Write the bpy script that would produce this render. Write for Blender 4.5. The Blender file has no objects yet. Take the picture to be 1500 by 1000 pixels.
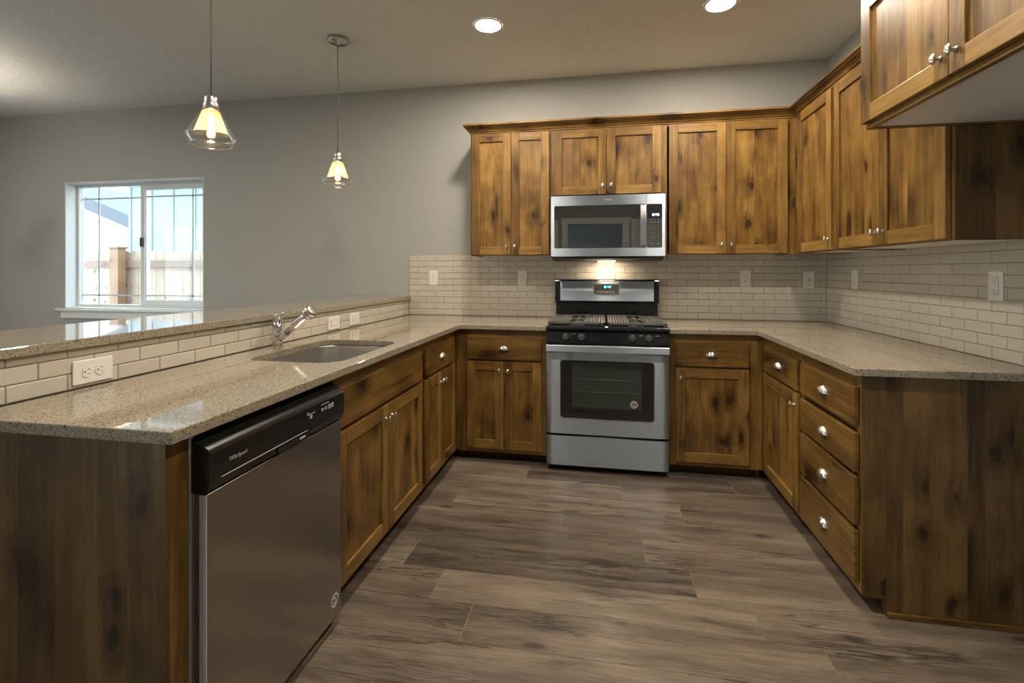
import bpy, bmesh, math, random
from mathutils import Vector, Matrix

PI = math.pi
rnd = random.Random(7)
sc = bpy.context.scene
COL = sc.collection

# ------------------------------------------------------------------ camera, sky, exposure
cam_d = bpy.data.cameras.new('camera')
cam = bpy.data.objects.new('camera', cam_d)
COL.objects.link(cam)
cam.location = (-0.0179, -3.7176, 1.2718)
cam.rotation_euler = (PI / 2, 0, 0.1772)
cam_d.sensor_width = 36.0
cam_d.lens = 700.56 / 1500 * 36.0
cam_d.shift_x = -8.72 / 1500
cam_d.shift_y = -103.3 / 1500
cam_d.clip_start = 0.02
sc.camera = cam

world = bpy.data.worlds.new('overcast_sky')
sc.world = world
world.use_nodes = True
_bg = world.node_tree.nodes['Background']
_bg.inputs['Color'].default_value = (0.80, 0.91, 1.0, 1)
_bg.inputs['Strength'].default_value = 2.0

sc.view_settings.view_transform = 'Standard'
sc.view_settings.look = 'None'
sc.view_settings.gamma = 1.0
sc.view_settings.use_curve_mapping = False
sc.view_settings.exposure = 1.55
sc.cycles.use_denoising = True
sc.cycles.max_bounces = 10
sc.cycles.transparent_max_bounces = 16
sc.cycles.sample_clamp_indirect = 6.0
sc.cycles.caustics_reflective = False
sc.cycles.caustics_refractive = False

WARM = (1.0, 0.885, 0.72)
CAN_STRENGTH = 150.0
CH = 2.775            # ceiling height
WALL_R = 1.5421       # right wall plane


def portal(name, loc, rot, sx, sy):
    l = bpy.data.lights.new(name, 'AREA')
    l.shape = 'RECTANGLE'
    l.size, l.size_y = sx, sy
    l.cycles.is_portal = True
    o = bpy.data.objects.new(name, l)
    COL.objects.link(o)
    o.location, o.rotation_euler = loc, rot
    return o


portal('window_daylight_portal', (-4.30, 0.16, 1.52), (-PI / 2, 0, 0), 1.5, 1.18)
portal('added_patio_portal', (-6.68, -2.85, 1.05), (0, -PI / 2, 0), 2.05, 1.1)
portal('added_side_portal', (-2.0, -4.5, 1.05), (0, -PI / 2, 0), 2.05, 1.2)


portal('added_hall_portal', (-1.70, -6.22, 1.25), (0, -PI / 2, 0), 1.7, 1.5)


# ------------------------------------------------------------------ material helpers
class NT:
    def __init__(s, name):
        s.m = bpy.data.materials.new(name)
        s.m.use_nodes = True
        s.t = s.m.node_tree
        s.t.nodes.clear()
        s.out = s.t.nodes.new('ShaderNodeOutputMaterial')

    def n(s, typ, ins=None, **props):
        nd = s.t.nodes.new(typ)
        for k, v in props.items():
            setattr(nd, k, v)
        for k, v in (ins or {}).items():
            s.set(nd.inputs[k], v)
        return nd

    def set(s, sock, v):
        if hasattr(v, 'is_output'):
            s.t.links.new(v, sock)
        elif hasattr(v, 'outputs'):
            s.t.links.new(v.outputs[0], sock)
        else:
            if isinstance(v, tuple) and len(v) == 3 and sock.type == 'RGBA':
                v = (*v, 1)
            sock.default_value = v

    def math(s, op, a, b=None, c=None, clamp=False):
        nd = s.t.nodes.new('ShaderNodeMath')
        nd.operation = op
        nd.use_clamp = clamp
        s.set(nd.inputs[0], a)
        if b is not None:
            s.set(nd.inputs[1], b)
        if c is not None:
            s.set(nd.inputs[2], c)
        return nd.outputs[0]

    def step(s, v, lo, hi, a=0.0, b=1.0):
        nd = s.t.nodes.new('ShaderNodeMapRange')
        nd.interpolation_type = 'SMOOTHSTEP'
        for i, x in enumerate((v, lo, hi, a, b)):
            s.set(nd.inputs[i], x)
        return nd.outputs[0]

    def mix(s, f, a, b):
        nd = s.t.nodes.new('ShaderNodeMix')
        nd.data_type = 'RGBA'
        s.set(nd.inputs[0], f)
        s.set(nd.inputs[6], a)
        s.set(nd.inputs[7], b)
        return nd.outputs[2]

    def noise(s, vec, scale=1.0, detail=4.0, rough=0.55, dist=0.0):
        nd = s.n('ShaderNodeTexNoise', {'Scale': scale, 'Detail': detail, 'Roughness': rough, 'Distortion': dist})
        s.set(nd.inputs['Vector'], vec)
        return nd.outputs[0]

    def comb(s, x, y, z):
        nd = s.t.nodes.new('ShaderNodeCombineXYZ')
        for i, v in enumerate((x, y, z)):
            s.set(nd.inputs[i], v)
        return nd.outputs[0]

    def ramp(s, f, stops):
        nd = s.t.nodes.new('ShaderNodeValToRGB')
        s.set(nd.inputs[0], f)
        el = nd.color_ramp.elements
        while len(el) < len(stops):
            el.new(0.5)
        for e, (p, c) in zip(el, stops):
            e.position = p
            e.color = (*c, 1)
        return nd.outputs[0]

    def bsdf(s, **k):
        nd = s.t.nodes.new('ShaderNodeBsdfPrincipled')
        for key, v in k.items():
            s.set(nd.inputs[key.replace('_', ' ')], v)
        return nd

    def bump(s, h, strength=0.2, distance=0.002):
        nd = s.n('ShaderNodeBump', {'Strength': strength, 'Distance': distance})
        s.set(nd.inputs['Height'], h)
        return nd.outputs[0]

    def done(s, shader):
        s.t.links.new(shader.outputs[0] if hasattr(shader, 'outputs') else shader, s.out.inputs[0])
        return s.m


def plain(name, col, rough=0.5, metal=0.0, var=0.06, scale=30, bump=0.0, **k):
    """A painted, moulded or metal surface with a faint procedural variation."""
    t = NT(name)
    tc = t.n('ShaderNodeTexCoord').outputs['Object']
    nz = t.noise(tc, scale, 3)
    c = t.mix(nz, tuple(x * (1 - var) for x in col), tuple(min(1, x * (1 + var)) for x in col))
    b = t.bsdf(Base_Color=c, Roughness=rough, Metallic=metal, **k)
    if bump:
        t.set(b.inputs['Normal'], t.bump(nz, bump, 0.001))
    return t.done(b)


def wood(name, axis, dark=(0.042, 0.018, 0.005), mid=(0.192, 0.101, 0.023), light=(0.355, 0.206, 0.057), blotw=0.52, knots=0.40, kscale=1.0, shift=0.0):
    """Stained knotty alder, grain along one local axis."""
    t = NT(name)
    tc = t.n('ShaderNodeTexCoord').outputs['Object']
    sp = t.n('ShaderNodeSeparateXYZ', {0: tc})
    X, Y, Z = sp.outputs
    u, v, w = {'z': (X, Y, Z), 'side': (Y, X, Z), 'x': (Z, Y, X), 'y': (Z, X, Y)}[axis]
    isl = t.n('ShaderNodeNewGeometry').outputs['Random Per Island']
    orn = t.n('ShaderNodeObjectInfo').outputs['Random']
    off = t.math('ADD', t.math('MULTIPLY', orn, 47.3), t.math('MULTIPLY', isl, 91.7))
    u = t.math('ADD', u, off)
    w = t.math('ADD', w, t.math('MULTIPLY', off, 1.37))
    # knots: scattered points in the face plane
    wob = t.noise(t.comb(t.math('MULTIPLY', u, 14.0), 0.0, t.math('MULTIPLY', w, 14.0)), 1.0, 3)
    wob = t.math('MULTIPLY', t.math('SUBTRACT', wob, 0.5), 0.22)
    vo = t.n('ShaderNodeTexVoronoi', {'Scale': 1.0, 'Randomness': 1.0}, voronoi_dimensions='2D', feature='F1')
    t.set(vo.inputs['Vector'], t.comb(t.math('ADD', t.math('MULTIPLY', u, 5.2 / kscale), wob),
                                      t.math('ADD', t.math('MULTIPLY', w, 3.1 / kscale), wob), 0.0))
    d = vo.outputs['Distance']
    csp = t.n('ShaderNodeSeparateColor')
    t.set(csp.inputs[0], vo.outputs['Color'])
    sel = t.math('LESS_THAN', csp.outputs[0], knots)
    core = t.math('MULTIPLY', sel, t.step(d, t.math('MULTIPLY_ADD', csp.outputs[1], 0.10, 0.05), 0.025))
    halo = t.math('MULTIPLY', sel, t.step(d, 0.34, 0.03))
    # grain bends round the knots
    ub = t.math('ADD', u, t.math('MULTIPLY', halo, 0.010))
    slow = t.noise(t.comb(t.math('MULTIPLY', u, 2.6), 0.0, t.math('MULTIPLY', w, 1.7)), 1.0, 2)
    ub = t.math('ADD', ub, t.math('MULTIPLY', slow, 0.055))
    fine = t.noise(t.comb(t.math('MULTIPLY', ub, 150), t.math('MULTIPLY', v, 60), t.math('MULTIPLY', w, 4.0)), 1.0, 4, 0.6)
    broad = t.noise(t.comb(t.math('MULTIPLY', ub, 26), t.math('MULTIPLY', v, 12), t.math('MULTIPLY', w, 1.5)), 1.0, 3, 0.55)
    blot = t.noise(t.comb(t.math('MULTIPLY', u, 5.0), 0.0, t.math('MULTIPLY', w, 3.4)), 1.0, 3, 0.6)
    ring = t.math('MULTIPLY', t.math('SINE', t.math('MULTIPLY', d, 60.0)), t.math('MULTIPLY', halo, 0.035))
    f = t.math('ADD', t.math('MULTIPLY', fine, 0.40), t.math('MULTIPLY', broad, 0.36))
    f = t.math('ADD', f, t.math('MULTIPLY_ADD', t.math('SUBTRACT', blot, 0.5), blotw, 0.26 + shift))
    f = t.math('ADD', f, t.math('MULTIPLY', t.math('SUBTRACT', isl, 0.5), 0.23))
    f = t.math('ADD', f, ring)
    f = t.math('SUBTRACT', f, t.math('MULTIPLY', halo, 0.15))
    f = t.math('SUBTRACT', f, 0.14)
    c = t.ramp(f, [(0.28, dark), (0.50, mid), (0.70, light)])
    c = t.mix(t.math('MULTIPLY', core, 0.90), c, (0.018, 0.008, 0.004))
    b = t.bsdf(Base_Color=c, Roughness=0.36, Specular_IOR_Level=0.45, Normal=t.bump(fine, 0.06, 0.001))
    return t.done(b)


def m_floor():
    t = NT('floor_plank_vinyl')
    tc = t.n('ShaderNodeTexCoord').outputs['Object']
    X, Y, Z = t.n('ShaderNodeSeparateXYZ', {0: tc}).outputs
    isl = t.n('ShaderNodeNewGeometry').outputs['Random Per Island']
    off = t.math('MULTIPLY', isl, 113.7)
    x = t.math('ADD', X, off)
    y = t.math('ADD', Y, t.math('MULTIPLY', off, 0.61))
    wv = t.noise(t.comb(t.math('MULTIPLY', x, 2.2), t.math('MULTIPLY', y, 5.0), 0.0), 1.0, 3)
    yb = t.math('ADD', y, t.math('MULTIPLY', wv, 0.05))
    fine = t.noise(t.comb(t.math('MULTIPLY', x, 7.0), t.math('MULTIPLY', yb, 190), 0.0), 1.0, 4, 0.65)
    broad = t.noise(t.comb(t.math('MULTIPLY', x, 1.3), t.math('MULTIPLY', yb, 15), 0.0), 1.0, 4, 0.6)
    blot = t.noise(t.comb(t.math('MULTIPLY', x, 2.2), t.math('MULTIPLY', yb, 7), 0.0), 1.0, 4, 0.65)
    f = t.math('ADD', t.math('MULTIPLY', fine, 0.42), t.math('MULTIPLY', broad, 0.34))
    f = t.math('ADD', f, t.math('MULTIPLY', blot, 0.24))
    f = t.math('ADD', f, t.math('MULTIPLY', t.math('SUBTRACT', isl, 0.5), 0.10))
    cloud = t.noise(t.comb(t.math('MULTIPLY', x, 0.9), t.math('MULTIPLY', yb, 7.0), 7.7), 1.0, 3, 0.6)
    f = t.math('ADD', f, t.math('MULTIPLY', t.math('SUBTRACT', cloud, 0.5), 0.35))
    c = t.ramp(f, [(0.35, (0.048, 0.039, 0.033)), (0.50, (0.148, 0.116, 0.088)), (0.63, (0.255, 0.203, 0.152))])
    crack = t.step(t.noise(t.comb(t.math('MULTIPLY', x, 1.5), t.math('MULTIPLY', yb, 10), 3.3), 1.0, 5, 0.68), 0.56, 0.72)
    c = t.mix(t.math('MULTIPLY', crack, 0.72), c, (0.026, 0.023, 0.024))
    ln = t.noise(t.comb(t.math('MULTIPLY', x, 1.1), t.math('MULTIPLY', yb, 13), 11.0), 1.0, 5, 0.62)
    ln = t.step(t.math('ABSOLUTE', t.math('SUBTRACT', ln, 0.5)), 0.022, 0.0)
    lm = t.step(t.noise(t.comb(t.math('MULTIPLY', x, 1.3), t.math('MULTIPLY', y, 6), 5.0), 1.0, 3, 0.6), 0.42, 0.58)
    c = t.mix(t.math('MULTIPLY', t.math('MULTIPLY', ln, lm), 0.80), c, (0.022, 0.019, 0.018))
    kv = t.n('ShaderNodeTexVoronoi', {'Scale': 1.0}, voronoi_dimensions='2D', feature='F1')
    t.set(kv.inputs['Vector'], t.comb(t.math('MULTIPLY', x, 1.7), t.math('MULTIPLY', yb, 4.4), 0.0))
    ks = t.n('ShaderNodeSeparateColor')
    t.set(ks.inputs[0], kv.outputs['Color'])
    kn = t.math('MULTIPLY', t.math('LESS_THAN', ks.outputs[0], 0.33), t.step(kv.outputs['Distance'], 0.11, 0.02))
    c = t.mix(t.math('MULTIPLY', kn, 0.8), c, (0.026, 0.022, 0.020))
    b = t.bsdf(Base_Color=c, Roughness=0.30, Specular_IOR_Level=0.5, Normal=t.bump(fine, 0.08, 0.001))
    return t.done(b)


def m_quartz():
    t = NT('speckled_quartz')
    tc = t.n('ShaderNodeTexCoord').outputs['Object']
    v1 = t.n('ShaderNodeTexVoronoi', {'Scale': 330.0, 'Vector': tc}, feature='F1')
    r = t.n('ShaderNodeSeparateColor')
    t.set(r.inputs[0], v1.outputs['Color'])
    v2 = t.noise(tc, 380, 3, 0.6)
    base = t.mix(v2, (0.275, 0.233, 0.168), (0.385, 0.336, 0.252))
    c = t.mix(t.step(r.outputs[0], 0.80, 0.86), base, (0.11, 0.088, 0.066))
    c = t.mix(t.step(r.outputs[1], 0.84, 0.90), c, (0.42, 0.375, 0.30))
    b = t.bsdf(Base_Color=c, Roughness=0.045, Specular_IOR_Level=0.55)
    return t.done(b)


def m_tile():
    t = NT('handmade_ceramic_tile')
    g = t.n('ShaderNodeNewGeometry').outputs['Random Per Island']
    tc = t.n('ShaderNodeTexCoord').outputs['Object']
    nz = t.noise(tc, 22, 3)
    a = t.mix(g, (0.52, 0.480, 0.410), (0.60, 0.555, 0.478))
    c = t.mix(nz, a, (0.56, 0.515, 0.442))
    b = t.bsdf(Base_Color=c, Roughness=0.16, Specular_IOR_Level=0.5, Normal=t.bump(t.noise(tc, 16, 2), 0.10, 0.004))
    return t.done(b)


def m_paint(name, col, tex):
    t = NT(name)
    tc = t.n('ShaderNodeTexCoord').outputs['Object']
    nz = t.noise(tc, 60, 4)
    c = t.mix(nz, tuple(x * 0.975 for x in col), tuple(x * 1.025 for x in col))
    if tex:   # skip-trowel ceiling: short curved ridges
        wp = t.noise(tc, 6.0, 3)
        vadd = t.n('ShaderNodeVectorMath', operation='ADD')
        t.set(vadd.inputs[0], tc)
        t.set(vadd.inputs[1], t.comb(t.math('MULTIPLY', wp, 0.22), t.math('MULTIPLY', wp, -0.16), 0.0))
        h = t.noise(vadd.outputs[0], 20.0, 4, 0.6, 1.2)
        h = t.step(h, 0.50, 0.60)
        nrm = t.bump(h, 0.42, 0.005)
    else:
        nrm = t.bump(t.noise(tc, 120, 3), 0.06, 0.002)
    return t.done(t.bsdf(Base_Color=c, Roughness=0.62 if not tex else 0.7, Specular_IOR_Level=0.3, Normal=nrm))


def m_steel(name, axis, base=(0.475, 0.54, 0.64), rough=0.38, aniso=True):
    t = NT(name)
    tc = t.n('ShaderNodeTexCoord').outputs['Object']
    X, Y, Z = t.n('ShaderNodeSeparateXYZ', {0: tc}).outputs
    k = {'x': (4, 500, 500), 'y': (500, 4, 500), 'z': (500, 500, 4)}[axis]
    nz = t.noise(t.comb(t.math('MULTIPLY', X, k[0]), t.math('MULTIPLY', Y, k[1]), t.math('MULTIPLY', Z, k[2])), 1.0, 3)
    c = t.mix(nz, tuple(x * 0.94 for x in base), tuple(x * 1.05 for x in base))
    r = t.math('MULTIPLY_ADD', nz, 0.08, rough - 0.04)
    b = t.bsdf(Base_Color=c, Metallic=1.0, Roughness=r, Normal=t.bump(nz, 0.012, 0.0003))
    if aniso:
        tg = t.n('ShaderNodeTangent', direction_type='RADIAL', axis='Z')
        t.set(b.inputs['Tangent'], tg)
        b.inputs['Anisotropic'].default_value = 0.85
        b.inputs['Anisotropic Rotation'].default_value = 0.25
    return t.done(b)


def m_emit(name, col, strength):
    t = NT(name)
    e = t.n('ShaderNodeEmission', {'Color': (*col, 1), 'Strength': strength})
    return t.done(e)


def m_pane(name, tint=(1, 1, 1), ior=1.45, mul=1.0, base=0.0):
    """Thin sheet glass: straight-through light plus Fresnel reflection."""
    t = NT(name)
    lw = t.n('ShaderNodeLayerWeight', {'Blend': 0.5})
    f0 = ((ior - 1) / (ior + 1)) ** 2
    fr = t.math('MULTIPLY_ADD', t.math('POWER', lw.outputs['Facing'], 5.0), 1 - f0, f0)
    f = t.math('MULTIPLY_ADD', fr, mul, base, clamp=True)
    tr = t.n('ShaderNodeBsdfTransparent', {'Color': (*tint, 1)})
    gl = t.n('ShaderNodeBsdfGlossy', {'Roughness': 0.01, 'Color': (1, 1, 1, 1)})
    mx = t.n('ShaderNodeMixShader', {0: f})
    t.set(mx.inputs[1], tr)
    t.set(mx.inputs[2], gl)
    return t.done(mx)


def m_seedy():
    """Amber glass full of tiny bubbles."""
    t = NT('seedy_amber_glass')
    tc = t.n('ShaderNodeTexCoord').outputs['Object']
    vo = t.n('ShaderNodeTexVoronoi', {'Scale': 170.0, 'Vector': tc})
    seed = t.step(vo.outputs['Distance'], 0.42, 0.28)
    tr = t.n('ShaderNodeBsdfTransparent', {'Color': (0.95, 0.84, 0.70, 1)})
    tl = t.n('ShaderNodeBsdfTranslucent', {'Color': t.mix(seed, (0.95, 0.82, 0.66), (0.42, 0.24, 0.10))})
    gl = t.n('ShaderNodeBsdfGlossy', {'Roughness': 0.08})
    m1 = t.n('ShaderNodeMixShader', {0: t.math('MULTIPLY_ADD', seed, 0.45, 0.30)})
    t.set(m1.inputs[1], tr)
    t.set(m1.inputs[2], tl)
    m2 = t.n('ShaderNodeMixShader', {0: 0.07})
    t.set(m2.inputs[1], m1)
    t.set(m2.inputs[2], gl)
    return t.done(m2)


M = {}
M['wz'] = wood('knotty_alder_upright', 'z')
M['wp'] = wood('knotty_alder_panel', 'z', blotw=0.72, knots=0.66, kscale=1.0, shift=-0.045)
M['wx'] = wood('knotty_alder_level', 'x')
M['wy'] = wood('knotty_alder_deep', 'y')
M['wzd'] = wood('dark_knotty_alder_panel', 'side', (0.026, 0.012, 0.005), (0.100, 0.052, 0.016), (0.185, 0.105, 0.034), blotw=0.62, knots=0.72)  # darker tones of the alder, used on the end panels
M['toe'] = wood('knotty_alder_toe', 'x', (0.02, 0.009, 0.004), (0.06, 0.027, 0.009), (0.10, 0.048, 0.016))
M['floor'] = m_floor()
M['seam'] = plain('plank_bevel_highlight', (0.25, 0.205, 0.155), 0.5)  # pale colour paints the light caught by bevelled plank ends
M['quartz'] = m_quartz()
M['tile'] = m_tile()
M['grout'] = plain('tan_grout', (0.23, 0.19, 0.145), 0.85)
M['wall'] = m_paint('warm_grey_wall_paint', (0.402, 0.404, 0.384), False)
M['ceil'] = m_paint('textured_ceiling_paint', (0.705, 0.71, 0.69), True)
M['white'] = plain('white_trim_paint', (0.74, 0.77, 0.78), 0.35, var=0.02)
M['vinyl'] = plain('white_window_vinyl', (0.70, 0.74, 0.77), 0.3, var=0.02)
M['plate'] = plain('white_plate_plastic', (0.80, 0.79, 0.755), 0.3, var=0.02)
M['slot'] = plain('dark_slot', (0.03, 0.028, 0.026), 0.6)
M['melamine'] = plain('white_melamine', (0.84, 0.84, 0.84), 0.4, var=0.02)
M['carcass'] = plain('birch_carcass', (0.40, 0.28, 0.15), 0.6)
M['steelx'] = m_steel('brushed_steel_level', 'x')
M['steely'] = m_steel('brushed_steel_deep', 'y', (0.42, 0.40, 0.38), 0.22, False)
M['steelsink'] = m_steel('satin_sink_steel', 'y', (0.66, 0.65, 0.63), 0.28, False)
M['steelz'] = m_steel('brushed_steel_upright', 'z', (0.62, 0.64, 0.68), 0.25, False)
M['chrome'] = plain('polished_chrome', (0.78, 0.78, 0.78), 0.07, 1.0, var=0.02)
M['nickel'] = plain('satin_nickel', (0.58, 0.56, 0.535), 0.30, 1.0, var=0.02)
M['black'] = plain('black_gloss_enamel', (0.010, 0.011, 0.014), 0.10, var=0.05)
M['blackm'] = plain('black_matt_plastic', (0.016, 0.016, 0.018), 0.38, var=0.05)
M['dwblack'] = plain('black_satin_plastic', (0.012, 0.012, 0.013), 0.20, var=0.05)
M['greyp'] = plain('grey_tub_plastic', (0.55, 0.57, 0.60), 0.45)
M['knobp'] = plain('dark_grey_knob_plastic', (0.055, 0.053, 0.05), 0.35)
M['iron'] = plain('cast_iron', (0.125, 0.12, 0.11), 0.40, 0.25, var=0.15, scale=200, bump=0.1)
M['burner'] = plain('burner_cap', (0.03, 0.03, 0.03), 0.5)
M['liner'] = plain('oven_cavity_enamel', (0.070, 0.115, 0.100), 0.35, var=0.15)
M['mwliner'] = plain('microwave_cavity_paint', (0.10, 0.105, 0.115), 0.4)
M['ovenglass'] = m_pane('oven_window_glass', (0.66, 0.76, 0.72), 1.8, 1.0)
M['mwglass'] = m_pane('microwave_window_mesh_glass', (0.25, 0.26, 0.28), 2.3, 1.0, 0.18)
M['blackglass'] = plain('black_glass', (0.008, 0.008, 0.010), 0.02, var=0.05, IOR=1.65)
M['mwglossy'] = plain('microwave_black_glass', (0.008, 0.008, 0.011), 0.02, var=0.05, IOR=3.2)
M['rack'] = plain('chrome_rack_wire', (0.75, 0.78, 0.76), 0.3, 0.8)
M['digit'] = m_emit('blue_display_digits', (0.10, 0.45, 1.0), 2.2)
M['digitw'] = m_emit('pale_blue_display_digits', (0.55, 0.68, 1.0), 2.0)
M['screen'] = plain('display_screen', (0.012, 0.016, 0.05), 0.08)
M['mark'] = plain('pale_grey_print', (0.55, 0.55, 0.55), 0.5)
M['markdim'] = plain('dim_grey_print', (0.20, 0.20, 0.21), 0.5)
M['logo'] = plain('grey_logo_print', (0.16, 0.16, 0.17), 0.4)
M['sticker'] = plain('black_sticker', (0.012, 0.012, 0.013), 0.3)
M['stickerw'] = plain('white_sticker_print', (0.72, 0.72, 0.72), 0.4)
M['pane'] = m_pane('window_glass', (0.97, 0.99, 0.985), 1.45, 0.6)
M['clear'] = m_pane('clear_shade_glass', (0.985, 0.985, 0.98), 1.45, 1.0, 0.02)
M['glassrim'] = m_pane('glass_rim', (0.9, 0.9, 0.9), 1.45, 1.0, 0.45)
M['seedy'] = m_seedy()
M['bulb'] = m_emit('filament_bulb_glow', (1.0, 0.74, 0.44), 30.0)
M['bulbglass'] = m_pane('bulb_glass', (1.0, 0.93, 0.80), 1.45, 0.5)
M['lens'] = m_emit('recessed_lamp_glow', WARM, CAN_STRENGTH)
M['hoodlens'] = m_emit('cooktop_lamp_glow', (1.0, 0.80, 0.55), 42.0)
M['chandbulb'] = m_emit('dining_bulb_glow', WARM, 115.0)
M['plate_metal'] = plain('bronze_lamp_cup', (0.30, 0.25, 0.20), 0.4, 0.6)
M['cord'] = plain('grey_cord', (0.10, 0.10, 0.10), 0.5)
M['cedar'] = wood('weathered_cedar', 'z', (0.29, 0.21, 0.145), (0.43, 0.345, 0.26), (0.51, 0.435, 0.345))
M['cedarrail'] = wood('cedar_rail', 'x', (0.19, 0.12, 0.09), (0.27, 0.18, 0.14), (0.34, 0.245, 0.195))
M['cedarpost'] = wood('cedar_post', 'z', (0.22, 0.13, 0.075), (0.32, 0.20, 0.12), (0.40, 0.27, 0.17))
M['siding'] = plain('pale_blue_siding', (0.37, 0.47, 0.53), 0.7, var=0.03)
M['siding2'] = plain('white_siding', (0.70, 0.73, 0.75), 0.7, var=0.03)
M['fascia'] = plain('slate_fascia_paint', (0.20, 0.26, 0.29), 0.6, var=0.03)
M['shingle'] = plain('grey_shingle', (0.13, 0.155, 0.19), 0.9, var=0.3, scale=18)
M['ground'] = plain('bare_soil', (0.34, 0.29, 0.23), 0.95, var=0.2, scale=8)


# ------------------------------------------------------------------ mesh helpers
class MB:
    """Collects shapes and links them as ONE mesh object."""

    def __init__(s):
        s.v, s.f, s.mi, s.sm = [], [], [], []
        s.mats = []

    def _m(s, mat):
        if mat not in s.mats:
            s.mats.append(mat)
        return s.mats.index(mat)

    def add(s, verts, faces, mat, smooth=False):
        b = len(s.v)
        s.v += [tuple(p) for p in verts]
        i = s._m(mat)
        for f in faces:
            s.f.append([b + k for k in f])
            s.mi.append(i)
            s.sm.append(smooth)
        return s

    def box(s, x0, x1, y0, y1, z0, z1, mat):
        x0, x1 = min(x0, x1), max(x0, x1)
        y0, y1 = min(y0, y1), max(y0, y1)
        z0, z1 = min(z0, z1), max(z0, z1)
        vs = [(x, y, z) for z in (z0, z1) for y in (y0, y1) for x in (x0, x1)]
        return s.add(vs, [(0, 2, 3, 1), (4, 5, 7, 6), (0, 1, 5, 4), (2, 6, 7, 3), (0, 4, 6, 2), (1, 3, 7, 5)], mat)

    def prism(s, pts, axis, a, b, mat, smooth=False):
        """Closed 2-D outline swept along an axis; pts are the two other coordinates in xyz order."""
        def P(p, t):
            return {'x': (t, p[0], p[1]), 'y': (p[0], t, p[1]), 'z': (p[0], p[1], t)}[axis]
        n = len(pts)
        vs = [P(p, a) for p in pts] + [P(p, b) for p in pts]
        s.add(vs, [(i, (i + 1) % n, n + (i + 1) % n, n + i) for i in range(n)], mat, smooth)
        s.add(vs[:n], [tuple(range(n))[::-1]], mat)
        s.add(vs[n:], [tuple(range(n))], mat)
        return s

    def loft(s, loops, mat, cap0=False, cap1=False, smooth=True, closed=True):
        n = len(loops[0])
        vs = [p for l in loops for p in l]
        fs = []
        for k in range(len(loops) - 1):
            for i in range(n if closed else n - 1):
                j = (i + 1) % n
                fs.append((k * n + i, k * n + j, (k + 1) * n + j, (k + 1) * n + i))
        if cap0:
            fs.append(tuple(range(n))[::-1])
        if cap1:
            fs.append(tuple((len(loops) - 1) * n + i for i in range(n)))
        return s.add(vs, fs, mat, smooth)

    def lathe(s, prof, mat, c=(0, 0, 0), axis='z', n=28, cap0=True, cap1=True, smooth=True):
        loops = []
        for r, h in prof:
            l = []
            for i in range(n):
                a = 2 * PI * i / n
                p, q = r * math.cos(a), r * math.sin(a)
                v = {'z': (p, q, h), 'y': (p, h, -q), 'x': (h, p, q)}[axis]
                l.append((c[0] + v[0], c[1] + v[1], c[2] + v[2]))
            loops.append(l)
        return s.loft(loops, mat, cap0, cap1, smooth)

    def tube(s, path, r, mat, n=12, caps=True):
        pts = [Vector(p) for p in path]
        rs = r if isinstance(r, (list, tuple)) else [r] * len(pts)
        loops, nrm = [], None
        for i, p in enumerate(pts):
            d = (pts[min(i + 1, len(pts) - 1)] - pts[max(i - 1, 0)]).normalized()
            if nrm is None:
                nrm = d.orthogonal().normalized()
            nrm = (nrm - d * nrm.dot(d)).normalized()
            b = d.cross(nrm)
            loops.append([tuple(p + (nrm * math.cos(2 * PI * k / n) + b * math.sin(2 * PI * k / n)) * rs[i]) for k in range(n)])
        return s.loft(loops, mat, caps, caps)

    def text(s, body, size, mat, mtx, depth=0.0003):
        cu = bpy.data.curves.new('lettering', 'FONT')
        cu.body, cu.size, cu.extrude = body, size, depth
        cu.align_x, cu.align_y = 'CENTER', 'CENTER'
        cu.resolution_u = 3
        ob = bpy.data.objects.new('lettering', cu)
        COL.objects.link(ob)
        dg = bpy.context.evaluated_depsgraph_get()
        me = bpy.data.meshes.new_from_object(ob.evaluated_get(dg))
        s.add([tuple(mtx @ v.co) for v in me.vertices], [tuple(p.vertices) for p in me.polygons], mat)
        bpy.data.objects.remove(ob)
        bpy.data.curves.remove(cu)
        bpy.data.meshes.remove(me)
        return s

    def build(s, name, parent=None, org=(0, 0, 0), loc=None, bevel=0.0, seg=2, sub=0, fix=True):
        me = bpy.data.meshes.new(name)
        me.from_pydata([(x - org[0], y - org[1], z - org[2]) for x, y, z in s.v], [], s.f)
        for m in s.mats:
            me.materials.append(m)
        for p, i, sm in zip(me.polygons, s.mi, s.sm):
            p.material_index = i
            p.use_smooth = sm
        if fix:
            bm = bmesh.new()
            bm.from_mesh(me)
            bmesh.ops.remove_doubles(bm, verts=bm.verts, dist=1e-6) if any(s.sm) else None
            bmesh.ops.recalc_face_normals(bm, faces=bm.faces)
            bm.to_mesh(me)
            bm.free()
        me.update()
        o = bpy.data.objects.new(name, me)
        COL.objects.link(o)
        if parent:
            o.parent = parent
        if loc is not None:
            o.location = loc
        elif not parent:
            o.location = org
        if bevel:
            b = o.modifiers.new('edge', 'BEVEL')
            b.width, b.segments, b.limit_method, b.angle_limit = bevel, seg, 'ANGLE', math.radians(32)
        if sub:
            q = o.modifiers.new('round', 'SUBSURF')
            q.levels = q.render_levels = sub
        return o


def rrect(x0, x1, z0, z1, r, n=6):
    """Rounded rectangle outline, anticlockwise."""
    out = []
    for cx, cz, a0 in ((x1 - r, z0 + r, -PI / 2), (x1 - r, z1 - r, 0), (x0 + r, z1 - r, PI / 2), (x0 + r, z0 + r, PI)):
        for i in range(n + 1):
            a = a0 + PI / 2 * i / n
            out.append((cx + r * math.cos(a), cz + r * math.sin(a)))
    return out


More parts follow.
